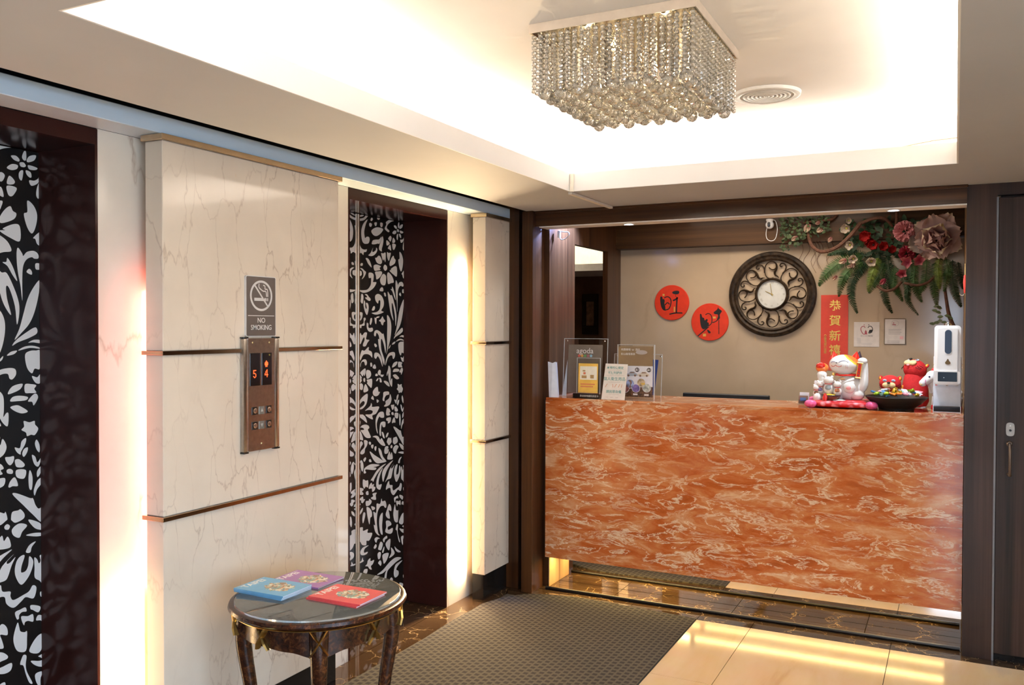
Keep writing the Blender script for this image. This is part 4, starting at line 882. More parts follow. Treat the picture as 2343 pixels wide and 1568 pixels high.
# small stand with yellow flyer and black base
t = stand('flyer_stand', .437, 4.612, .140, .228, 'small clear stand with glowing yellow flyer on a black lettered base', lean=2)
edges(t, .140, .228)
b_ = MB().box(-.082, .078, -.030, .012, .0005, .026, .002).build('base', BLACK, t)
text('歡迎使用國民旅遊卡', .0125, M('letter_pale', (.66, .62, .58), .5), b_, (.018, -.0305, .013), (PI / 2, 0, 0), ext=0)
fl_ = MB().box(-.060, .058, -.0032, -.0022, .030, .196).build('flyer', M('flyer_yellow', (.85, .52, .10), .30, var=.15, scale=14), t)
mb = MB(); face(mb, -.050, .052, .104, .180, -.0035); mb.build('white_panel', M('flyer_white', (.86, .80, .66), .4), fl_)
for a_ in ((-.040, -.010, .112, .128), (-.034, -.018, .150, .158), (.012, .034, .112, .132)): mb = MB(); face(mb, *a_, -.0037); mb.build('flyer_cup', M('flyer_brown', (.42, .25, .10), .5), fl_)
mb = MB(); face(mb, -.030, -.016, .134, .146, -.0037); face(mb, -.046, .040, .076, .082, -.0037); face(mb, -.046, .030, .062, .068, -.0037); mb.build('flyer_text', M('flyer_red', (.70, .20, .10), .5), fl_)
# white notice board leaning at the edge
t = thing('paper_sign', 'white sign with green Chinese text leaning at the counter edge', 'sign', (.600, 4.583, ZC), (R(-7), 0, 0))
m_ = MB().prism([(-.072, 0), (.064, 0), (.074, .198), (-.056, .200)], -.0015, .0015); m_.build('board', M('sign_cream', (.78, .70, .62), .45), t)
GRN = M('letter_teal', (.10, .28, .25), .5)
for s, z, sz in (('本場所依規定', .176, .0165), ('不陳列提供', .148, .0165), ('個人衛生用品', .114, .0215), ('請民眾自備', .043, .0180)): text(s, sz, GRN, t, (.002 - (.2 - z) * .02, -.0020, z), (PI / 2, 0, 0), ext=0, bold=.0002)
mb = MB()
for z, w in ((.163, .038), (.135, .055), (.097, .035), (.029, .030)): face(mb, -w, w, z - .0006, z + .0006, -.0020)
for x in (-.04, -.012, .018): face(mb, x - .008, x + .008, .012, .0135, -.0020)
mb.build('fine_print', M('print_taupe', (.45, .36, .32), .5), t)
mb = MB()
for x, a in ((-.052, .012), (-.006, -.003), (.002, .012), (.024, .010), (.042, .004)): ribbon(mb, [(x, .068), (x + a * .5, .078), (x + a, .087)], .0012, -.0021)
mb.build('toiletry_icons', M('print_orange', (.62, .22, .08), .5), t)
# tall thick acrylic sign
t = stand('acrylic_sign', .700, 4.665, .212, .305, 'tall thick acrylic sign with pictures of cars and places', th=.016, lean=1)
edges(t, .212, .305, .016)
MB().box(-.100, .100, -.0094, -.0082, .186, .294).build('header_print', M('header_olive', (.20, .13, .065), .10), t)
MB().box(-.100, .100, -.0094, -.0082, .072, .186).build('white_print', M('print_lilac', (.68, .66, .68), .3), t)
MB().box(-.100, .100, -.0094, -.0082, .014, .072).build('night_print', M('print_night', (.085, .040, .020), .3, var=.9, scale=90), t)
PW = M('letter_pale', (.66, .62, .58), .5)
text('桃園機場 ↔ 酒店', .014, PW, t, (-.030, -.0097, .276), (PI / 2, 0, 0), ext=0); text('松山機場專車', .014, PW, t, (-.044, -.0097, .251), (PI / 2, 0, 0), ext=0)
def blob(mb, cx, cz, rx, rz, y, n=20): mb.face([(cx + rx * math.cos(2 * PI * k / n), y, cz + rz * math.sin(2 * PI * k / n)) for k in range(n)])
mb = MB(); blob(mb, .034, .262, .034, .012, -.0097); mb.build('car_photo', M('print_silver', (.36, .31, .28), .3), t)
for cx, c2, sh in ((-.020, (.35, .36, .40), '5'), (.048, (.60, .52, .42), '4')):
    mb = MB(); mb.face([(x_ + cx, -.0097, z_) for x_, z_ in spline([(-.036, .132), (-.034, .140), (-.018, .146), (-.010, .154), (.012, .155), (.022, .146), (.030, .142), (.031, .133), (.02, .130), (-.02, .129)], 3)])
    mb.build('car_picture', M('car_pic_%s' % sh, c2, .4), t)
    mb = MB(); blob(mb, cx - .020, .132, .006, .006, -.0099); blob(mb, cx + .018, .133, .006, .006, -.0099); mb.face([(cx + x_, -.0099, z_) for x_, z_ in ((-.014, .146), (-.008, .152), (.010, .152), (.016, .147))]); mb.build('car_wheels', M('print_umber', (.20, .11, .07), .4), t)
    mb = MB(); blob(mb, cx + .030, .165, .0125, .0125, -.0100); bd = mb.build('seat_badge', M('badge_dark', (.07, .055, .05), .4), t)
    text(sh, .016, PW, bd, (cx + .035, -.0102, .165), (PI / 2, 0, 0), ext=0)
    mb = MB(); blob(mb, cx + .026, .169, .0028, .003, -.0102, 10); mb.face([(cx + x_, -.0102, z_) for x_, z_ in ((.021, .160), (.031, .160), (.029, .166), (.023, .166))]); mb.build('person_icon', PW, bd)
for cx, cz, r, c1, nm in ((-.030, .086, .026, (.30, .36, .55), 'statue'), (.004, .062, .024, (.16, .11, .30), 'night'), (.034, .094, .025, (.42, .32, .20), 'street'), (.066, .066, .025, (.38, .40, .36), 'coast'), (-.058, .060, .024, (.28, .10, .08), 'temple')):
    mb = MB(); blob(mb, cx, cz, r, r, -.0099); rg = mb.build('photo_ring', M('print_lilac', (.68, .66, .68), .3), t)
    mb = MB(); blob(mb, cx, cz, r * .91, r * .91, -.0101); mb.build('place_photo', M('photo_' + nm, c1, .35, var=.6, scale=70), rg)
mb = MB(); mb.face([(x_, -.0103, z_) for x_, z_ in spline([(-.036, .066), (-.022, .066), (-.026, .078), (-.020, .090), (-.024, .104), (-.034, .106), (-.036, .100), (-.028, .092)], 3)]); mb.build('statue_picture', M('print_umber', (.20, .11, .07), .4), t)
mb = MB(); mb.face([(.046 + x_, -.0103, .088 + z_) for x_, z_ in ((-.012, -.004), (.010, -.004), (.010, .005), (-.012, .004))]); mb.build('bus_picture', M('print_gold', (.60, .38, .06), .4), t)
mb = MB(); face(mb, -.012, .014, .024, .033, -.0100); face(mb, .052, .078, .022, .032, -.0100); mb.build('caption_box', PW, t)
# blue framed card behind
t = stand('acrylic_sign', .668, 4.775, .285, .250, 'clear acrylic frame with blue card half hidden behind the tall sign', lean=6)
edges(t, .285, .250)
MB().prism([(-.108, .018), (.104, .018), (.122, .218), (-.112, .228)], -.0036, -.0024).build('blue_card', M('card_blue', (.030, .055, .22), .4), t)
for x in (-.125, .135): MB().lathe([(.005, 0), (.005, .002), (.003, .003), (0, .003)], (x, -.002, .238), 14, axis='y').build('pin', CHROME, t)
# monitor behind the counter
t = thing('monitor', 'black computer monitor whose top edge shows behind the counter', 'monitor', (1.085, 5.15, .74))
MB().box(-.252, .252, -.012, .02, .06, .372, .004).build('screen_case', M('monitor_black', (.012, .012, .013), .45), t)
MB().box(-.03, .03, .0, .03, .01, .10).build('neck', BLACK, t); MB().box(-.11, .11, -.07, .08, 0, .012, .003).build('foot', BLACK, t)
t = thing('staff_desk', 'low wooden staff desk behind the counter', 'desk', (1.2, 5.12, 0))
MB().box(-.95, .95, -.15, .15, .715, .7395).build('desk_top', WOODX, t); MB().box(-.93, -.9, -.13, .13, .003, .715).build('side', WOODX, t); MB().box(.9, .93, -.13, .13, .003, .715).build('side', WOODX, t)
# card holder and clear tube at the left of the cat
t = thing('card_holder', 'small clear card holder with white and blue cards left of the lucky cat', 'card holder', (1.578, 4.79, ZC))
MB().box(-.030, .030, -.020, .022, .0005, .004).box(-.030, .030, .018, .022, .004, .052).box(-.030, .030, -.020, -.017, .004, .026).build('holder', ACRYL, t)
MB().box(-.020, .026, .004, .012, .0045, .062).build('white_card', CARDW, t); c_ = MB().box(-.024, .022, -.010, -.002, .0045, .046).build('brown_card', M('card_brown', (.20, .13, .10), .5), t)
mb = MB(); face(mb, -.016, .014, .018, .036, -.0103); mb.build('blue_logo', M('card_logo_blue', (.08, .17, .42), .5), c_)
t = thing('clear_tube', 'slim clear plastic tube with white cap behind the lucky cat', 'tube', (1.632, 4.835, ZC))
MB().lathe([(.008, .0005), (.009, .004), (.009, .095), (.007, .10)], n=18).build('tube_body', M('tube_clear', (.72, .60, .58), .08, trans=.7, alpha=.6), t, True)
MB().lathe([(.0085, .099), (.0085, .118), (.006, .124), (0, .124)], n=18).build('cap', WHITE, t, True)

# ------------------------------------------------------------------ lucky cat on its cushion
def floral_red():
    m, nt, b, N, L = nodes('cushion_brocade')
    vo = N.new('ShaderNodeTexVoronoi'); vo.inputs['Scale'].default_value = 34; L.new(coords(N, L), vo.inputs['Vector'])
    r = ramp(N, [(.0, (.85, .62, .40)), (.18, (.80, .35, .38)), (.40, (.72, .16, .20)), (.55, (.50, .010, .015))]); L.new(vo.outputs['Distance'], r.inputs[0])
    n = noise(N, L, coords(N, L), 14, 2); q = ramp(N, [(.52, (0, 0, 0)), (.60, (1, 1, 1))]); L.new(n.outputs[0], q.inputs[0])
    c = mix(N, L, q.outputs[0], r.outputs[0], (.58, .012, .018)); L.new(c, b.inputs['Base Color']); b.inputs['Roughness'].default_value = .4
    return m
t = thing('brocade_cushion', 'red floral brocade cushion with pink corner tufts under the lucky cat', 'cushion', (1.772, 4.735, ZC), (0, 0, R(4)))
def cush(u, v):
    a = 2 * PI * u; b_ = PI * (v - .5); e = .5
    sp = lambda w, p: math.copysign(abs(w) ** p, w)
    return (.150 * sp(math.cos(a), e) * sp(math.cos(b_), .45), .135 * sp(math.sin(a), e) * sp(math.cos(b_), .45), .0205 + .020 * sp(math.sin(b_), .8))
MB().grid(cush, 40, 13, True).build('pad', floral_red(), t, True)
PINK = M('tuft_pink', (.80, .10, .26), .35, var=.5, scale=30)
for sx in (-1, 1):
    for sy in (-1, 1): MB().ball((sx * .142, sy * .126, .021), .024, 14, (1.25, 1.0, .85)).build('corner_tuft', PINK if (sx, sy) != (1, 1) else M('tuft_wine', (.10, .012, .02), .4), t, True)
PORC = M('porcelain_white', (.80, .76, .72), .08, var=.01, coat=.5); RGL = M('glaze_red', (.62, .02, .012), .10, coat=.5); ORG = M('glaze_orange', (.80, .20, .04), .10, coat=.5); YEL = M('glaze_yellow', (.85, .55, .04), .15, coat=.4); PKG = M('glaze_pink', (.80, .32, .32), .15); LINE = M('paint_line_red', (.50, .06, .04), .3); DK = M('paint_dark', (.05, .03, .04), .3); BRN = M('glaze_brown', (.16, .05, .025), .12, coat=.4); GLB = M('glaze_blue_grey', (.32, .36, .38), .2)
def cat_head():
    m, nt, b, N, L = nodes('cat_head_glaze')
    tc = N.new('ShaderNodeTexCoord'); ds = N.new('ShaderNodeVectorMath'); ds.operation = 'DISTANCE'
    L.new(tc.outputs['Object'], ds.inputs[0]); ds.inputs[1].default_value = (.062, -.012, .228)
    n = noise(N, L, tc.outputs['Object'], 18, 2); ad = N.new('ShaderNodeMath'); ad.operation = 'MULTIPLY_ADD'; ad.inputs[1].default_value = .02
    L.new(n.outputs[0], ad.inputs[0]); L.new(ds.outputs['Value'], ad.inputs[2])
    r = ramp(N, [(0, (.72, .17, .035)), (.052, (.80, .28, .06)), (.060, (.88, .62, .05)), (.068, (.80, .76, .72))], 'CONSTANT')
    L.new(ad.outputs[0], r.inputs[0]); L.new(r.outputs[0], b.inputs['Base Color']); b.inputs['Roughness'].default_value = .08; b.inputs['Coat Weight'].default_value = .5
    return m
ct = thing('lucky_cat', 'white porcelain lucky cat with raised paw and red collar on cushion', 'figurine', (1.782, 4.735, ZC + .039))
MB().ball((.026, .004, .058), .066, 24, (1.12, .98, .98)).ball((.062, -.020, .028), .036, 16, (1.1, 1, .85)).ball((-.03, -.01, .03), .04, 16).build('body', PORC, ct, True)
hd_ = MB().ball((0, -.002, .176), .05, 28, (1.46, 1.30, 1.02)).build('head', cat_head(), ct, True)
def ear(cx, lean):
    m1 = MB().grid(lambda u_, v: (cx + (.026 * (1 - v) * math.cos(2 * PI * u_)) + lean * v, .006 + .012 * (1 - v) * math.sin(2 * PI * u_), .205 + .040 * v), 16, 6, True)
    return m1
ear(-.046, -.004).build('ear', RGL, hd_, True); ear(.048, .012).build('ear', RGL, hd_, True)
ear(.056, .014).xf(Matrix.Translation((.003, .010, .001))).build('ear_back', DK, hd_, True)
yf = lambda x, z: -.002 - .065 * math.sqrt(max(.02, 1 - (x / .073) ** 2 - ((z - .176) / .051) ** 2)) - .0008
def paint(name, pts, w, m_, parent):
    p = [(x, yf(x, z), z) for x, z in spline(pts, 5, False)]
    MB().tube(p, w, 5).build(name, m_, parent, True)
paint('eye_line', [(-.020, .188), (-.006, .196), (.012, .197), (.026, .190)], .0013, M('paint_blue_line', (.20, .22, .38), .3), hd_); paint('eye_line', [(-.058, .186), (-.052, .192), (-.042, .193), (-.036, .190)], .0013, M('paint_blue_line', (.20, .22, .38), .3), hd_)
paint('mouth_line', [(-.056, .172), (-.050, .167), (-.042, .168), (-.034, .174), (-.026, .168), (-.014, .167), (-.004, .173)], .0015, LINE, hd_)
MB().ball((-.030, yf(-.030, .186), .186), .0045, 10, (1.2, .5, .6)).build('nose', DK, hd_, True)
for x in (.014, .021): paint('whisker', [(x, .176), (x + .002, .166), (x + .001, .158)], .0006, LINE, hd_)
MB().lathe([(.060, -.0045), (.0655, 0), (.060, .0045), (.060, -.0045)], (.012, 0, .124), 40, 1.03, .95).build('collar', RGL, ct, True)
MB().ball((-.044, -.050, .128), .0085, 14).build('bell', GOLD, ct, True)
MB().tube(spline([(.072, -.01, .05), (.092, -.022, .072), (.098, -.026, .12), (.097, -.028, .17), (.092, -.034, .194)], 4, False), [.026, .026, .026, .025, .024, .023, .022, .021, .020, .0195, .019, .019, .019, .019, .019, .019, .019], 14).ball((.090, -.036, .196), .0235, 16, (1.0, 1, .78)).build('raised_arm', PORC, ct, True)
sc_ = MB().box(-.010, .010, -.0015, .0015, -.036, .036).xf(Matrix.Translation((.076, -.058, .150)) @ Matrix.Rotation(R(8), 4, 'Y')).build('scroll', M('scroll_gold', (.72, .42, .05), .3), ct)
MB().box(-.0075, .0075, -.0022, .0, -.033, .033).xf(Matrix.Translation((.076, -.058, .150)) @ Matrix.Rotation(R(8), 4, 'Y')).build('scroll_paper', RGL, sc_)
for z in (-.037, .037): MB().box(-.0145, .0145, -.003, .003, z - .003, z + .003, .001).xf(Matrix.Translation((.076, -.058, .150)) @ Matrix.Rotation(R(8), 4, 'Y')).build('scroll_rod', GOLD, sc_)
for i, ch_ in enumerate('招財進寶'): text(ch_, .011, DK, sc_, (.076 - (.024 - i * .016) * -.14, -.0610, .150 + .024 - i * .016), (PI / 2, 0, 0), ext=0)
ft = MB().ball((.032, -.062, .064), .030, 18, (1, .62, .95)).build('foot', PORC, ct, True)
MB().ball((.030, -.079, .062), .012, 12, (1, .3, .8)).build('paw_pad', PKG, ft, True)
MB().ball((.0, -.062, .106), .011, 10, (1.2, .2, .5)).build('tummy_mark', M('paint_tan', (.45, .22, .08), .3), ct, True)
MB().tube(spline([(-.045, -.01, .075), (-.085, -.024, .082), (-.104, -.030, .108), (-.104, -.028, .124)], 4, False), [.026] * 4 + [.024] * 4 + [.022] * 5, 12).ball((-.103, -.030, .122), .0245, 14, (1.05, .9, .9)).build('holding_arm', PORC, ct, True)
ng = MB().ball((-.103, -.022, .158), .030, 18, (1.05, .75, .85)).build('ingot', ORG, ct, True)
MB().ball((-.108, -.032, .168), .024, 14, (1.0, .7, .72)).build('ingot_top', RGL, ng, True)
# small kittens, basket and fan at the cat's feet
def kitten(x, y, z, s, apron):
    k_ = MB().ball((x, y, z + .020 * s), .020 * s, 14, (1, .8, 1.15)).ball((x, y - .003, z + .054 * s), .018 * s, 14, (1.1, .9, .9)).ball((x - .013 * s, y, z + .068 * s), .006 * s, 8).ball((x + .013 * s, y, z + .068 * s), .006 * s, 8).build('kitten', PORC, ct, True)
    MB().ball((x, y - .011 * s, z + .024 * s), .013 * s, 10, (1, .5, .9)).build('apron', apron, k_, True)
    MB().lathe([(.0145 * s, -.0015), (.0165 * s, 0), (.0145 * s, .0015), (.0145 * s, -.0015)], (x, y - .002, z + .040 * s), 18).build('neckband', RGL, k_, True)
kitten(-.066, -.068, .030, 1.25, GLB); kitten(-.022, -.078, .024, 1.0, M('glaze_redgreen', (.45, .16, .07), .2, var=.6, scale=60)); kitten(-.108, -.048, .026, .95, M('glaze_indigo', (.16, .14, .30), .2)); kitten(-.126, -.052, .012, .85, BRN)
MB().ball((-.118, -.07, .010), .022, 12, (1.0, .8, 1.0)).build('kitten_body', PORC, ct, True)
bk = MB().lathe([(.018, -.018), (.034, -.010), (.044, .006), (.045, .010), (.038, .010), (0, .006)], (-.052, -.082, .014), 28, 1, .7).build('basket', BRN, ct, True)
MB().lathe([(.0455, -.001), (.0475, .003), (.0455, .006), (.0455, -.001)], (-.052, -.082, .020), 28, 1, .7).build('basket_rim', DK, bk, True)
MB().ball((-.056, -.082, .024), .03, 12, (1, .6, .22)).build('gold_coins', YEL, bk, True)
MB().ball((-.076, -.116, .014), .011, 12, (1, .4, 1.9)).build('red_fan', RGL, ct, True)
MB().ball((-.020, -.086, -.004), .030, 14, (1.4, .6, .35)).build('cloud_base', M('glaze_celadon', (.50, .55, .52), .15), ct, True)

# ------------------------------------------------------------------ candy bowl
BX, BY = 2.028, 4.702
t = thing('candy_bowl', 'wide shallow matte black bowl on the counter', 'bowl', (BX, BY, ZC))
MB().lathe([(.0, .004), (.070, .004), (.074, .0006), (.080, .0006), (.082, .010), (.112, .030), (.140, .058), (.143, .064), (.139, .066), (.108, .040), (.075, .022), (0, .018)], n=56).build('bowl_body', M('bowl_black', (.012, .010, .009), .42, spec=.25), t, True)
def candy(seed, kind):
    rnd = random.Random(seed); mb = MB()
    if kind == 0:
        mb.ball((0, 0, 0), .012, 10, (1.25, .9, .75))
        for s in (-1, 1): mb.grid(lambda u_, v: (s * (.013 + .012 * v), (.003 + .009 * v) * (2 * u_ - 1), .003 * math.sin(u_ * 19) * v), 7, 3)
    else:
        mb.box(-.016, .016, -.012, .012, -.005, .005, .004, 2)
        for s in (-1, 1): mb.grid(lambda u_, v: (s * (.015 + .007 * v), .013 * (2 * u_ - 1), .0016 * math.sin(u_ * 25) * v), 9, 3)
    return mb.mesh('candy', True)
cm = [candy(1, 0), candy(2, 1)]
CW = {'gold': M('wrap_gold', (.85, .55, .06), .16, .8), 'lime': M('wrap_lime', (.42, .60, .04), .18, .5), 'white': M('wrap_white', (.80, .80, .82), .2), 'pink': M('wrap_pink', (.80, .32, .40), .25), 'blue': M('wrap_blue', (.10, .30, .62), .2, .3), 'orange': M('wrap_orange', (.80, .25, .04), .2, .3), 'teal': M('wrap_teal', (.35, .62, .55), .25)}
meshes = {}
for c_, m_ in CW.items():
    for i in (0, 1):
        me = cm[i].copy(); me.materials.append(m_); meshes[c_, i] = me
random.seed(21)
order = ['white', 'lime', 'blue', 'pink', 'gold', 'white', 'orange', 'gold', 'pink', 'lime', 'teal', 'white', 'white', 'blue', 'gold', 'orange', 'pink', 'lime', 'white', 'gold', 'teal', 'white', 'pink', 'orange', 'lime', 'blue', 'gold', 'white', 'lime', 'pink']
fixed = {4: (-.005, -.03, .105, 'gold', 0), 9: (.072, -.05, .100, 'lime', 1), 0: (-.050, -.035, .105, 'white', 1), 1: (-.085, -.075, .080, 'lime', 0), 7: (.012, -.075, .088, 'gold', 1), 8: (.045, -.082, .082, 'pink', 0), 2: (-.045, -.085, .084, 'blue', 0)}
seen = {}
def uniq(lab, r):
    if lab in seen: lab = lab + (', nearer its rim' if r > seen[lab] else ', nearer its centre')
    seen[lab] = r
    return lab
for k, c_ in enumerate(order):
    a = k * 2.399; q = .112 * math.sqrt((k + .5) / len(order))
    x, y, z, i = q * math.cos(a), q * math.sin(a) * .92, .074 + .014 * (1 - q / .112) + random.uniform(0, .012), k % 2
    if k in fixed: x, y, z, c_, i = fixed[k]
    z = min(z, .098)
    mk('candy', meshes[c_, i], None, None, (BX + x, BY + y, ZC + z), (random.uniform(-.5, .5), random.uniform(-.5, .5), random.uniform(0, 6)),
       label=uniq('%s %s candy at the %s %s of the black bowl' % (c_, ('twist-wrapped', 'flat-wrapped')[i], ('back', 'middle', 'front')[1 + (y < -.03) - (y > .03)], ('left', 'centre', 'right')[1 + (x > .035) - (x < -.035)]), math.hypot(x, y)), cat='candy', group='%s candies in the bowl' % c_)
mb = MB().box(-.026, .026, -.018, .018, .0005, .003).build('business_card', CARDW, None, loc=(2.128, 4.88, ZC), rot=(0, 0, .2), label='white business card lying on the counter behind the bowl', cat='card')
# ------------------------------------------------------------------ red plush tigers and the white plush horse
PLR = M('plush_red', (.52, .016, .018), .85, var=.12, scale=120, bmp=.3); PLC = M('plush_cream', (.78, .56, .28), .85, var=.1, scale=100); PLW = M('plush_white', (.80, .80, .82), .8, var=.04, scale=100); PKT = M('tongue_pink', (.70, .25, .26), .6); STR = M('stripe_black', (.05, .008, .01), .7); EYE = M('eye_grey', (.42, .44, .55), .3)
ORD = M('plush_orange', (.80, .26, .03), .7)
def tiger(loc, rz, s, label, up):
    t = thing('plush_tiger', label, 'plush toy', loc, (0, 0, rz), 'red plush tigers')
    hz = .125 * s if not up else .185 * s
    if up: MB().lathe([(.0, .001), (.055 * s, .004), (.066 * s, .03 * s), (.062 * s, .09 * s), (.050 * s, .15 * s), (.03 * s, .19 * s), (0, .2 * s)], n=24).ball((-.045 * s, -.035 * s, .018 * s), .022 * s, 12, (1, 1.4, .8)).ball((.045 * s, -.035 * s, .018 * s), .022 * s, 12, (1, 1.4, .8)).build('body', PLR, t, True)
    else: MB().lathe([(0, .001), (.045 * s, .004), (.052 * s, .03 * s), (.045 * s, .07 * s), (0, .09 * s)], n=22).build('body', PLR, t, True)
    rot = Matrix.Rotation(R(-52 if up else 0), 4, 'X')
    T_ = Matrix.Translation((0, 0, hz)) @ rot
    h_ = MB().ball((0, 0, 0), .056 * s, 24, (1.02, .94, .86)).xf(T_).build('head', PLR, t, True)
    for sx in (-1, 1):
        MB().ball((sx * .014 * s, -.050 * s, -.006 * s), .019 * s, 14, (1.1, .6, .85)).xf(T_).build('muzzle', PLC, h_, True)
        e = MB().ball((sx * .022 * s, -.046 * s, .020 * s), .010 * s, 12, (1.1, .45, .75)).xf(T_).build('eye', EYE, h_, True)
        MB().ball((sx * .022 * s, -.0505 * s, .019 * s), .004 * s, 8, (1.4, .4, .4)).xf(T_).build('pupil', STR, e, True)
        MB().ball((sx * .048 * s, .0, .030 * s), .015 * s, 12, (.8, .5, 1)).xf(T_).build('ear', PLR, h_, True)
        MB().ball((sx * .051 * s, -.005 * s, .030 * s), .009 * s, 10, (.6, .5, 1)).xf(T_).build('inner_ear', YEL, h_, True)
        for i in range(3):
            z = (-.002 - i * .010) * s
            MB().tube([Vector((sx * (.038 - .002 * i) * s, -.036 * s, z)), Vector((sx * .046 * s, -.030 * s, z - .004 * s)), Vector((sx * .054 * s, -.018 * s, z))], .0016 * s, 5).xf(T_).build('stripe', STR, h_, True)
    MB().ball((0, -.062 * s, .008 * s), .0075 * s, 12, (1.2, .7, .8)).xf(T_).build('nose', BLACK, h_, True)
    MB().ball((0, -.052 * s, -.026 * s), .008 * s, 10, (1.1, .6, .8)).xf(T_).build('tongue', PKT, h_, True)
    if up:
        for i, (sx, z) in enumerate(((-1, .06), (1, .06), (-1, .085), (1, .085), (-1, .035), (1, .035))):
            MB().tube([(sx * .030 * s, -.058 * s, z * s), (sx * .044 * s, -.048 * s, (z - .006) * s), (sx * .054 * s, -.032 * s, (z - .002) * s)], .0016 * s, 5).build('stripe', STR, t, True)
        MB().ball((-.030 * s, -.052 * s, .088 * s), .016 * s, 12, (.9, .3, 1.2)).build('badge', ORD, t, True)
    return t
tiger((1.988, 4.897, ZC), R(-4), .92, 'smaller red plush tiger facing forward behind the candy bowl', False)
tiger((2.102, 4.932, ZC), R(-36), 1.02, 'taller red plush tiger looking upward behind the candy bowl', True)
t = thing('plush_horse', 'white plush horse with red saddle half hidden by the white dispenser', 'plush toy', (2.232, 4.845, ZC))
MB().ball((.02, 0, .075), .045, 20, (1.55, .95, .95)).tube([(-.03, 0, .09), (-.045, -.01, .13), (-.045, -.015, .165)], [.032, .026, .024], 14).build('body', PLW, t, True)
h_ = MB().ball((-.048, -.018, .160), .030, 18, (1.0, .85, 1.0)).tube([(-.05, -.02, .158), (-.075, -.028, .140), (-.090, -.032, .128)], [.026, .021, .017], 14).ball((-.090, -.032, .128), .0175, 12).build('head', PLW, t, True)
MB().ball((-.096, -.040, .122), .010, 10, (1, 1, .7)).build('muzzle_patch', PLC, h_, True); MB().ball((-.060, -.044, .160), .005, 10).build('eye', M('eye_navy', (.03, .03, .10), .2), h_, True); MB().ball((-.099, -.046, .128), .0022, 8).build('nostril', STR, h_, True)
MB().tube(spline([(-.074, -.008, .160), (-.078, -.052, .142), (-.074, -.050, .120), (-.066, -.02, .112)], 4, False), .0018, 6).build('bridle', M('bridle_mauve', (.45, .14, .30), .6), h_, True)
MB().ball((-.03, .0, .190), .020, 12, (1.2, .7, .9)).tube([(-.02, .01, .19), (.0, .015, .16), (.006, .015, .12)], [.014, .016, .010], 10).build('mane', M('mane_red', (.55, .04, .03), .8), t, True)
MB().ball((.03, 0, .096), .036, 16, (.9, 1.12, .85)).build('saddle', M('saddle_red', (.40, .012, .03), .7), t, True)
for x in (-.03, .072):
    for y in (-.024, .024): lg = MB().tube([(x, y, .06), (x - .004, y, .02), (x - .004, y, .0195)], [.018, .017, .016], 12).build('leg', PLW, t, True); MB().lathe([(.017, .0005), (.019, .006), (.017, .020), (0, .022)], (x - .004, y, 0), 14).build('hoof', M('hoof_red', (.62, .02, .02), .7), lg, True)
MB().box(.0, .0, 0, 0, 0, 0) if False else None
# ------------------------------------------------------------------ white touch-free dispenser on its stand
t = thing('soap_dispenser', 'tall white touch-free dispenser with thermometer screen at the counter end', 'dispenser', (2.2515, 4.70, ZC))
MB().box(-.0600, .0600, .010, .016, .0006, .265, .002).box(-.0600, -.0570, -.045, .016, .0006, .030).box(.0570, .0600, -.045, .016, .0006, .030).box(-.0600, .0600, -.050, .016, .0006, .003).build('stand', M('stand_lilac', (.70, .72, .80), .25), t)
MB().box(-.0565, .0565, -.048, .0098, .0032, .026, .003, 2).build('drip_tray', M('tray_black', (.012, .014, .018), .4, spec=.25), t, True)
bd = MB().prism(rrect(.057, .142, .016, 6), -.052, .0095).xf(Matrix.Translation((0, 0, .272)))
bmesh.ops.bevel(bd.bm, geom=[e for e in bd.bm.edges if all(abs(v.co.y + .052) < 1e-5 for v in e.verts)], offset=.014, segments=4, affect='EDGES')
bd_ = bd.build('body', M('dispenser_white', (.82, .78, .76), .22, var=.01), t, True)
MB().prism(rrect(.057, .030, .012, 5), -.058, -.040).xf(Matrix.Translation((0, 0, .168))).build('screen_bezel', M('dispenser_white', (.82, .78, .76), .22), t, True)
sc_ = MB().prism(rrect(.041, .0225, .003), -.0592, -.057).xf(Matrix.Translation((.001, 0, .170))).build('screen', M('screen_black', (.003, .004, .008), .08, spec=.08), t)
MB().ball((-.014, -.0592, .166), .0016, 8).build('sensor_dot', WHITE, sc_)
MB().prism(rrect(.0145, .057, .0145, 8), -.0535, -.050).xf(Matrix.Translation((.003, 0, .336))).build('level_window', M('window_navy', (.006, .010, .032), .06, spec=.12), t)
MB().prism(spline([(0, .014), (.006, .004), (.0115, -.004), (.009, -.011), (0, -.0135), (-.009, -.011), (-.0115, -.004), (-.006, .004)], 4), -.0532, -.050).xf(Matrix.Translation((.002, 0, .242))).build('drop_emblem', M('drop_bronze', (.12, .06, .015), .25, .2, spec=.2), t)
for x, c_ in ((-.045, RGL), (0, M('nozzle_tan', (.35, .25, .20), .4)), (.042, WHITE)): MB().cyl((x, -.030, .131), .005, .010, n=12).build('nozzle', c_, t)
for s in (-1, 1):
    for z in (.215, .228): MB().lathe([(.0035, 0), (.0035, .004), (0, .005)], (s * .0605, -.01, z), 10, axis='x').build('thumb_screw', CHROME, t)
MB().tube(spline([(.060, -.01, .170), (.072, -.01, .172), (.082, -.008, .166), (.080, .0, .12), (.072, .01, .07), (.062, .02, .05)], 4, False)[:-1], .0018, 6).build('usb_cable', WHITE, t, True) if False else None
MB().lathe([(.018, .4145), (.018, .420), (.010, .424), (.010, .4285), (0, .4285)], (0, -.02, 0), 18).build('refill_cap', CHROME, t, True)

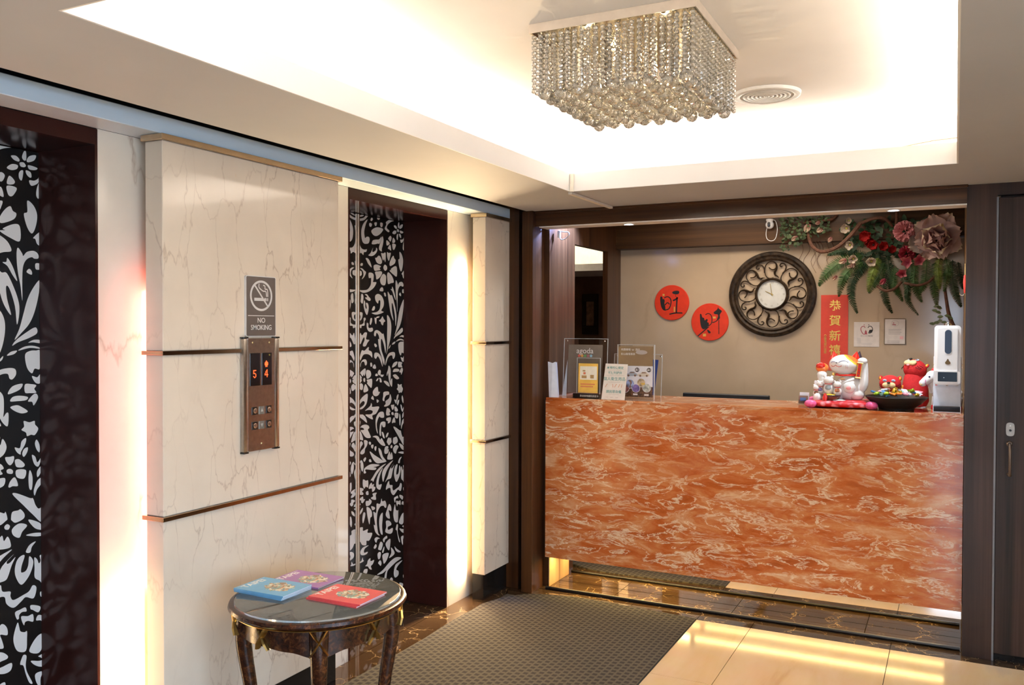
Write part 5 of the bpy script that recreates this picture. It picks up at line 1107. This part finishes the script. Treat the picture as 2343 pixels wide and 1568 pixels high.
# ================================================================== hanging flower arrangement over the right of the counter
fa = thing('flower_arrangement', 'large artificial flower and fern arrangement hung at the upper right behind the counter', 'flower arrangement', (2.0, 5.69, 2.0))
O6 = Vector((2.0, 5.69, 2.0))
def rel(pts): return [Vector(p) - O6 for p in pts]
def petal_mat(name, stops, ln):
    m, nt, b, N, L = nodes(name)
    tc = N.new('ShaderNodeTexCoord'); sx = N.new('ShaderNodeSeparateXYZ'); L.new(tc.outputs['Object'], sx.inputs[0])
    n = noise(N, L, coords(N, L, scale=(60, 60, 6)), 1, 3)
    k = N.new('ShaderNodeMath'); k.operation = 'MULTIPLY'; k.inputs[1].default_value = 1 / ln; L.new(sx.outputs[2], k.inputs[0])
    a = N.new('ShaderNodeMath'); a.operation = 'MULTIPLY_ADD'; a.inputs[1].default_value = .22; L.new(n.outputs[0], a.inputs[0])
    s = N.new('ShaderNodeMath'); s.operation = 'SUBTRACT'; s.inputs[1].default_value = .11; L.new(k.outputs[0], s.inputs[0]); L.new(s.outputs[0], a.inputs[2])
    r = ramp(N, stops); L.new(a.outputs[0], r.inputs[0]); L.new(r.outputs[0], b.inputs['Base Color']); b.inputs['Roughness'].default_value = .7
    MATS[name] = m
    return m
def petal(ln, wd, cup, curl, ruf, seed, nu=13, nv=9, tip=.15):
    rnd = random.Random(seed); ph = rnd.uniform(0, 6)
    def f(u, v):
        s = 2 * u - 1
        w = wd * (math.sin(PI * (.10 + (1 - tip - .10) * v)) ** .75)
        zz = ln * v * (1 - .14 * s * s * v)
        return (s * w, -cup * (s * s) * v - curl * v * v + ruf * math.sin(7 * s + ph) * v ** 3 + ruf * .5 * math.sin(15 * s + 2 * ph) * v ** 6, zz + ruf * .6 * math.sin(11 * s + ph) * v ** 5)
    mb = MB().grid(f, nu, nv)
    bmesh.ops.solidify(mb.bm, geom=mb.bm.faces[:], thickness=.0012)
    return mb.mesh('petal', True)
def place(name, me, parent, c, spin, tilt, m=None):
    if m is not None and not me.materials: me.materials.append(m)
    o = mk(name, me, None, parent, c)
    o.rotation_euler = (Matrix.Rotation(spin, 4, 'Y') @ Matrix.Rotation(tilt, 4, 'X')).to_euler()
    return o
# peony
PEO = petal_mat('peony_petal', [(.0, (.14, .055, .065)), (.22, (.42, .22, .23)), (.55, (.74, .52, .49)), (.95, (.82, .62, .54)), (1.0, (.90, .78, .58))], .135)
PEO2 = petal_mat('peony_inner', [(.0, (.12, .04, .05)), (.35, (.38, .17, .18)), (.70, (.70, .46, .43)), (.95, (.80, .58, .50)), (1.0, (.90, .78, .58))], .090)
pe = thing('peony', 'x', 'x'); del pe['label']; del pe['category']; pe.parent = fa; pe.location = Vector((2.189, 5.600, 2.028)) - O6; pe.rotation_euler = (R(8), R(0), R(-8)); pe.scale = (1.0, 1.0, 1.04)
random.seed(5)
for k in range(8):
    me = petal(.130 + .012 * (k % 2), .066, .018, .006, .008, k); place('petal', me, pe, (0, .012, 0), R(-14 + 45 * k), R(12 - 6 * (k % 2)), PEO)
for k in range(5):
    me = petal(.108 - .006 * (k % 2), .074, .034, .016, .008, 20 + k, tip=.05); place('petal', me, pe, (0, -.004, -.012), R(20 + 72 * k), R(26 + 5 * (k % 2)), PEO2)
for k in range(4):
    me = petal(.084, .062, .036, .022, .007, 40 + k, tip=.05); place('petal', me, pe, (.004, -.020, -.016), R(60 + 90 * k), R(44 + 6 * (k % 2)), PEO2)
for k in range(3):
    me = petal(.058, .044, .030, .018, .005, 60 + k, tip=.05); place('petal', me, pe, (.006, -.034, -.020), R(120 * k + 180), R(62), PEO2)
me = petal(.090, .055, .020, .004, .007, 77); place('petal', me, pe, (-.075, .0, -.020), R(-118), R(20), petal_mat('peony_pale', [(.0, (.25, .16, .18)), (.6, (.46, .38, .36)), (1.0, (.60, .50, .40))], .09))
# carnations and red blooms
def pompon(name, c, r, m, n=46, seed=1, parent=fa):
    rnd = random.Random(seed); mb = MB()
    for k in range(n):
        t = (k + .5) / n; th = math.acos(1 - 1.5 * t); ph = k * 2.39996
        d = Vector((math.sin(th) * math.cos(ph), -math.cos(th), math.sin(th) * math.sin(ph)))
        a = d.orthogonal().normalized(); a.rotate(Matrix.Rotation(rnd.uniform(0, 6), 4, d).to_quaternion()); b_ = d.cross(a)
        s = r * .38
        rows = []
        for v in (0, .5, 1):
            rows.append([mb.bm.verts.new(d * r * (.45 + .6 * v) + a * s * (2 * u - 1) * (.35 + .65 * v) + b_ * (s * .35 * math.sin(u * 9 + k) * v + s * .2 * v) + d * r * .06 * math.sin(u * 17) * v) for u in (0, .2, .4, .6, .8, 1)])
        for q, w in zip(rows, rows[1:]):
            for i in range(5): mb.bm.faces.new((q[i], q[i + 1], w[i + 1], w[i]))
    o = mb.build(name, m, parent, loc=Vector(c) - O6); o['kind'] = 'stuff'
    return o
RB = M('bloom_red', (.44, .014, .012), .7, var=.25, scale=60); CRIM = M('bloom_crimson', (.30, .018, .040), .7, var=.25, scale=60); CARN = M('bloom_pink', (.60, .24, .25), .75, var=.2, scale=60)
pompon('carnation', (2.013, 5.620, 2.066), .058, CARN, 60, 3)
pompon('crimson_carnation', (2.026, 5.630, 1.938), .044, CRIM, 40, 4)
def bloom(name, c, r, n, m, tilt, spin0, wd, seed, centre=None, facing=(0, 0, 0), curl=.25):
    t = bpy.data.objects.new(name, None); col.objects.link(t); t.parent = fa; t.location = Vector(c) - O6; t.rotation_euler = facing; t.empty_display_size = .02
    for k in range(n):
        me = petal(r, wd, wd * .35, r * curl, r * .05, seed + k, 9, 6); place('petal', me, t, (0, 0, 0), R(spin0 + 360 / n * k), R(tilt + 8 * (k % 2)), m)
    if centre: MB().ball((0, -.008, 0), r * .16, 10).build('flower_centre', centre, t, True)
    return t
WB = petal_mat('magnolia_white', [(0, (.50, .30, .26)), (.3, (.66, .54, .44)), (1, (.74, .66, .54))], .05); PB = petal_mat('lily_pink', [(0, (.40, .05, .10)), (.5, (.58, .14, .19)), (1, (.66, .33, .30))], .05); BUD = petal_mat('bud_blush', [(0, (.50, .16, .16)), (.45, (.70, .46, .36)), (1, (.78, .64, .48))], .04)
YC = M('stamen_green', (.35, .34, .06), .7)
for i, (c, r) in enumerate((((1.809, 5.600, 2.047), .046), ((1.849, 5.580, 1.992), .040), ((1.902, 5.600, 1.984), .038), ((1.944, 5.620, 1.966), .032), ((1.820, 5.610, 2.006), .040))): bloom('red_bloom', c, r, 6, RB, 30, 20 * i, r * .72, 100 + 7 * i, INK if i == 1 else None, (R(10), 0, R(10 * i - 15)))
for i, (c, r, n) in enumerate((((1.698, 5.610, 2.100), .044, 6), ((1.719, 5.600, 1.999), .040, 5), ((1.739, 5.580, 1.914), .040, 5), ((1.838, 5.580, 1.895), .042, 5), ((1.704, 5.640, 2.148), .028, 4))): bloom('white_magnolia', c, r, n, WB, 32, 35 * i, r * .55, 200 + 9 * i, YC, (R(15), R(10 * i), R(8 * i - 16)))
for i, (c, r) in enumerate((((2.036, 5.570, 1.883), .052), ((2.096, 5.570, 1.891), .050), ((2.002, 5.570, 1.818), .044))): bloom('pink_lily', c, r, 5, PB, 28, 30 + 25 * i, r * .30, 300 + 9 * i, None, (R(5), R(20 * i), R(-10 + 8 * i)), .35)
for i, (c, a, s) in enumerate((((1.468, 5.620, 2.112), 25, 1.3), ((1.544, 5.620, 2.098), 60, 1.1), ((1.392, 5.630, 2.052), 60, 1.0), ((1.599, 5.630, 2.036), 30, .8), ((1.526, 5.640, 2.141), 80, .7), ((1.678, 5.580, 1.900), 65, 1.1), ((1.718, 5.600, 1.866), 85, .9), ((1.630, 5.620, 1.804), 50, .8), ((1.901, 5.580, 1.773), 40, 1.0), ((1.735, 5.600, 1.879), 0, .9))):
    b_ = bpy.data.objects.new('magnolia_bud', None); col.objects.link(b_); b_.parent = fa; b_.location = Vector(c) - O6; b_.empty_display_size = .02; b_.rotation_euler = (0, R(180 + a), 0)
    for k in range(4): o = place('petal', petal(.044 * s, .015 * s, .010 * s, -.004, .001, 400 + i * 5 + k, 7, 6), b_, (0, 0, -.022 * s), 0, 0, BUD if i != 8 else PB); o.rotation_euler = (R(6), 0, R(90 * k))
# ferns
FG = [M('fern_green', (.035, .085, .018), .6, var=.35, scale=40), M('fern_dark', (.018, .048, .016), .6, var=.35, scale=40), M('fern_bright', (.12, .17, .022), .6, var=.35, scale=40)]
def fern(pts, width, mi, seed, n=38):
    rnd = random.Random(seed); mb = MB()
    p = [Vector(q) for q in spline([tuple(q) for q in rel(pts)], 14, False)]; m = len(p)
    sp_ = sum((b_ - a).length for a, b_ in zip(p, p[1:])) / n * .46
    mb.tube(p, [.0022 * (1 - .8 * i / m) for i in range(m)], 5)
    for k in range(n):
        t = .04 + .95 * k / n; ft = t * (m - 1); i = min(m - 2, int(ft)); q = p[i].lerp(p[i + 1], ft - i); d = (p[i + 1] - p[i]).normalized()
        side = d.cross(Vector((0, -1, 0))).normalized(); w = width * (math.sin(PI * min(1, .18 + .82 * t)) ** .8) * (1 - .25 * t) + .003
        for s in (-1, 1):
            e = q + (side * s * .94 + d * .42) * w + Vector((0, rnd.uniform(-.006, .010) + .012 * (w / width), rnd.uniform(-.003, .002)))
            h = d * sp_
            mid = q.lerp(e, .55) + Vector((0, -.002, 0))
            mb.face([q - h * .9, mid - h * .85 , e]); mb.face([q - h * .9, q + h * .9, mid + h * .75, e, mid]) if False else mb.face([q + h * .9, mid + h * .8, e, mid - h * .85, q - h * .9])
    o = mb.build('fern_frond', FG[mi], fa); o['kind'] = 'stuff'
    return o
F = [(((1.785, 5.660, 1.936), (1.668, 5.600, 1.896), (1.582, 5.600, 1.825), (1.532, 5.660, 1.757)), .050, 0), (((1.785, 5.660, 1.897), (1.708, 5.580, 1.837), (1.670, 5.600, 1.765), (1.649, 5.660, 1.689)), .040, 0),
     (((1.808, 5.680, 1.897), (1.732, 5.640, 1.792), (1.721, 5.660, 1.688), (1.753, 5.700, 1.588)), .036, 1), (((1.872, 5.640, 1.919), (1.854, 5.570, 1.850), (1.834, 5.580, 1.787), (1.817, 5.620, 1.717)), .036, 2), (((1.905, 5.680, 1.894), (1.877, 5.640, 1.815), (1.847, 5.640, 1.764), (1.817, 5.680, 1.708)), .038, 0),
     (((1.941, 5.680, 1.893), (1.901, 5.650, 1.763), (1.915, 5.670, 1.660), (1.946, 5.720, 1.588)), .030, 1), (((1.966, 5.660, 1.865), (1.958, 5.620, 1.761), (1.981, 5.640, 1.710), (2.005, 5.680, 1.659)), .028, 0), (((1.995, 5.660, 1.826), (2.031, 5.620, 1.734), (2.035, 5.640, 1.658), (2.090, 5.700, 1.576)), .024, 1),
     (((2.072, 5.660, 1.888), (2.067, 5.620, 1.784), (2.081, 5.640, 1.713), (2.108, 5.680, 1.653)), .032, 0), (((2.130, 5.640, 1.898), (2.128, 5.600, 1.807), (2.114, 5.620, 1.745), (2.095, 5.640, 1.708)), .034, 0), (((2.199, 5.620, 1.907), (2.192, 5.550, 1.840), (2.197, 5.550, 1.778), (2.201, 5.580, 1.724)), .030, 2), (((2.176, 5.660, 1.885), (2.168, 5.640, 1.783), (2.177, 5.660, 1.702), (2.187, 5.700, 1.627)), .034, 0),
     (((2.233, 5.620, 1.900), (2.241, 5.560, 1.827), (2.236, 5.580, 1.778), (2.223, 5.620, 1.710)), .034, 0), (((2.266, 5.660, 1.895), (2.267, 5.640, 1.781), (2.286, 5.660, 1.693), (2.314, 5.700, 1.624)), .034, 1), (((2.293, 5.680, 1.883), (2.303, 5.660, 1.818), (2.312, 5.680, 1.769), (2.320, 5.700, 1.727)), .022, 1), (((1.820, 5.680, 1.936), (1.711, 5.660, 1.965), (1.636, 5.660, 1.960), (1.579, 5.680, 1.947)), .028, 1),
     (((1.917, 5.680, 1.933), (1.931, 5.660, 1.841), (1.943, 5.660, 1.776), (1.931, 5.680, 1.725)), .042, 1), (((1.819, 5.690, 1.950), (1.796, 5.680, 1.885), (1.760, 5.680, 1.833), (1.735, 5.690, 1.768)), .042, 1), (((2.036, 5.680, 1.916), (2.049, 5.660, 1.838), (2.042, 5.660, 1.786), (2.033, 5.680, 1.726)), .040, 1), (((1.867, 5.690, 1.975), (1.881, 5.680, 1.921), (1.889, 5.680, 1.869), (1.905, 5.690, 1.791)), .045, 1)]
for i, (pts, w, mi) in enumerate(F): fern(pts, w, mi, i)
# branches and twigs
BRK = M('branch_brown', (.095, .038, .020), .75, var=.4, scale=60)
def branch(pts, r0, r1, name='branch'):
    p = spline([tuple(q) for q in rel(pts)], 6, False); m = len(p)
    return MB().tube(p, [r0 + (r1 - r0) * i / m for i in range(m)], 8).build(name, BRK, fa, True)
branch(((1.465, 5.660, 2.095), (1.494, 5.620, 2.010), (1.556, 5.600, 1.963), (1.645, 5.580, 1.985), (1.718, 5.580, 2.049), (1.770, 5.620, 2.124)), .010, .013)
branch(((1.435, 5.680, 2.152), (1.521, 5.660, 2.159), (1.597, 5.660, 2.161), (1.632, 5.680, 2.190)), .007, .009); branch(((1.769, 5.630, 2.125), (1.847, 5.620, 2.151), (1.907, 5.620, 2.145), (1.945, 5.660, 2.104)), .011, .008)
branch(((1.870, 5.620, 1.749), (1.912, 5.600, 1.722), (1.959, 5.600, 1.729), (1.997, 5.640, 1.771)), .009, .008); branch(((2.016, 5.630, 1.765), (2.087, 5.600, 1.750), (2.144, 5.600, 1.769), (2.182, 5.620, 1.812)), .008, .007)
branch(((2.227, 5.660, 1.732), (2.237, 5.660, 1.656), (2.251, 5.660, 1.575), (2.275, 5.660, 1.510)), .007, .012); branch(((1.968, 5.660, 2.226), (1.969, 5.640, 2.147), (1.964, 5.660, 2.098)), .009, .009)
random.seed(9)
TW = [(1.412, 5.790, 2.000), (1.452, 5.790, 1.993), (1.494, 5.790, 1.994), (1.531, 5.790, 1.990), (1.564, 5.790, 1.994), (1.598, 5.790, 1.987), (1.473, 5.790, 1.995), (1.513, 5.790, 1.991)]
for i, q in enumerate(TW):
    ln = random.uniform(.05, .16); x, y, z = q
    branch(((x, 5.69, z + .05), (x + .01, y - .01, z), (x + random.uniform(-.03, .03), y - .006, z - ln * .5), (x + random.uniform(-.05, .05), y - .006, z - ln)), .0014, .0008, 'twig')
# small leaves of the trailing vine at the left, and the leafy stem at the right
lf = MB()
def leaf(mb, c, ln, wd, d, nrm):
    d = Vector(d).normalized(); s = d.cross(Vector(nrm)).normalized(); c = Vector(c); up = Vector(nrm).normalized()
    a = [c, c + d * ln * .35 + s * wd * .5 + up * .002, c + d * ln * .75 + s * wd * .36 + up * .001, c + d * ln, c + d * ln * .75 - s * wd * .36 + up * .001, c + d * ln * .35 - s * wd * .5 + up * .002]
    mb.face(a[:4]); mb.face([a[0], a[3], a[4], a[5]])
A, B_ = Vector((1.312, 5.660, 2.197)) - O6, Vector((1.598, 5.660, 1.988)) - O6
for k in range(230):
    u_, v = random.random(), random.random()
    if u_ > .55 and v > .75: continue
    c = (A.x + (B_.x - A.x) * u_ ** 1.3, random.uniform(-.09, .0), A.z + (B_.z - A.z) * v * (1 - .35 * abs(u_ - .2)))
    leaf(lf, c, random.uniform(.018, .032), random.uniform(.012, .02), (random.uniform(-1, 1), random.uniform(-.5, .3), random.uniform(-1, .6)), (random.uniform(-.5, .5), -1, random.uniform(-.3, .8)))
o = lf.build('vine_leaves', M('leaf_olive', (.040, .062, .020), .6, var=.6, scale=30), fa); o['kind'] = 'stuff'
C_, D_ = Vector((1.658, 5.670, 2.219)) - O6, Vector((2.152, 5.670, 1.912)) - O6
lf = MB()
for k in range(150):
    c = (random.uniform(C_.x, D_.x), random.uniform(-.03, .0), random.uniform(D_.z, C_.z - .06))
    leaf(lf, c, random.uniform(.035, .06), random.uniform(.022, .036), (random.uniform(-1, 1), random.uniform(-.4, .2), random.uniform(-1, .6)), (random.uniform(-.5, .5), -1, random.uniform(-.2, .8)))
o = lf.build('backing_leaves', M('leaf_deep', (.022, .050, .018), .6, var=.6, scale=30), fa); o['kind'] = 'stuff'
E_ = [(2.201, 5.650, 1.631), (2.192, 5.650, 1.601), (2.211, 5.650, 1.590), (2.225, 5.640, 1.575), (2.188, 5.640, 1.565), (2.216, 5.640, 1.550), (2.243, 5.650, 1.570), (2.202, 5.640, 1.535), (2.230, 5.640, 1.530), (2.180, 5.640, 1.525), (2.215, 5.650, 1.616), (2.243, 5.640, 1.535)]
for i, q in enumerate(E_):
    lf = MB(); leaf(lf, Vector(q) - O6, .034, .020, (random.choice((-1, 1)) * random.uniform(.5, 1), random.uniform(-.3, .1), random.uniform(-.6, .3)), (random.uniform(-.3, .3), -1, random.uniform(.2, .8)))
    lf.build('stem_leaf', M('leaf_sage', (.095, .115, .050), .6, var=.3, scale=30), fa)
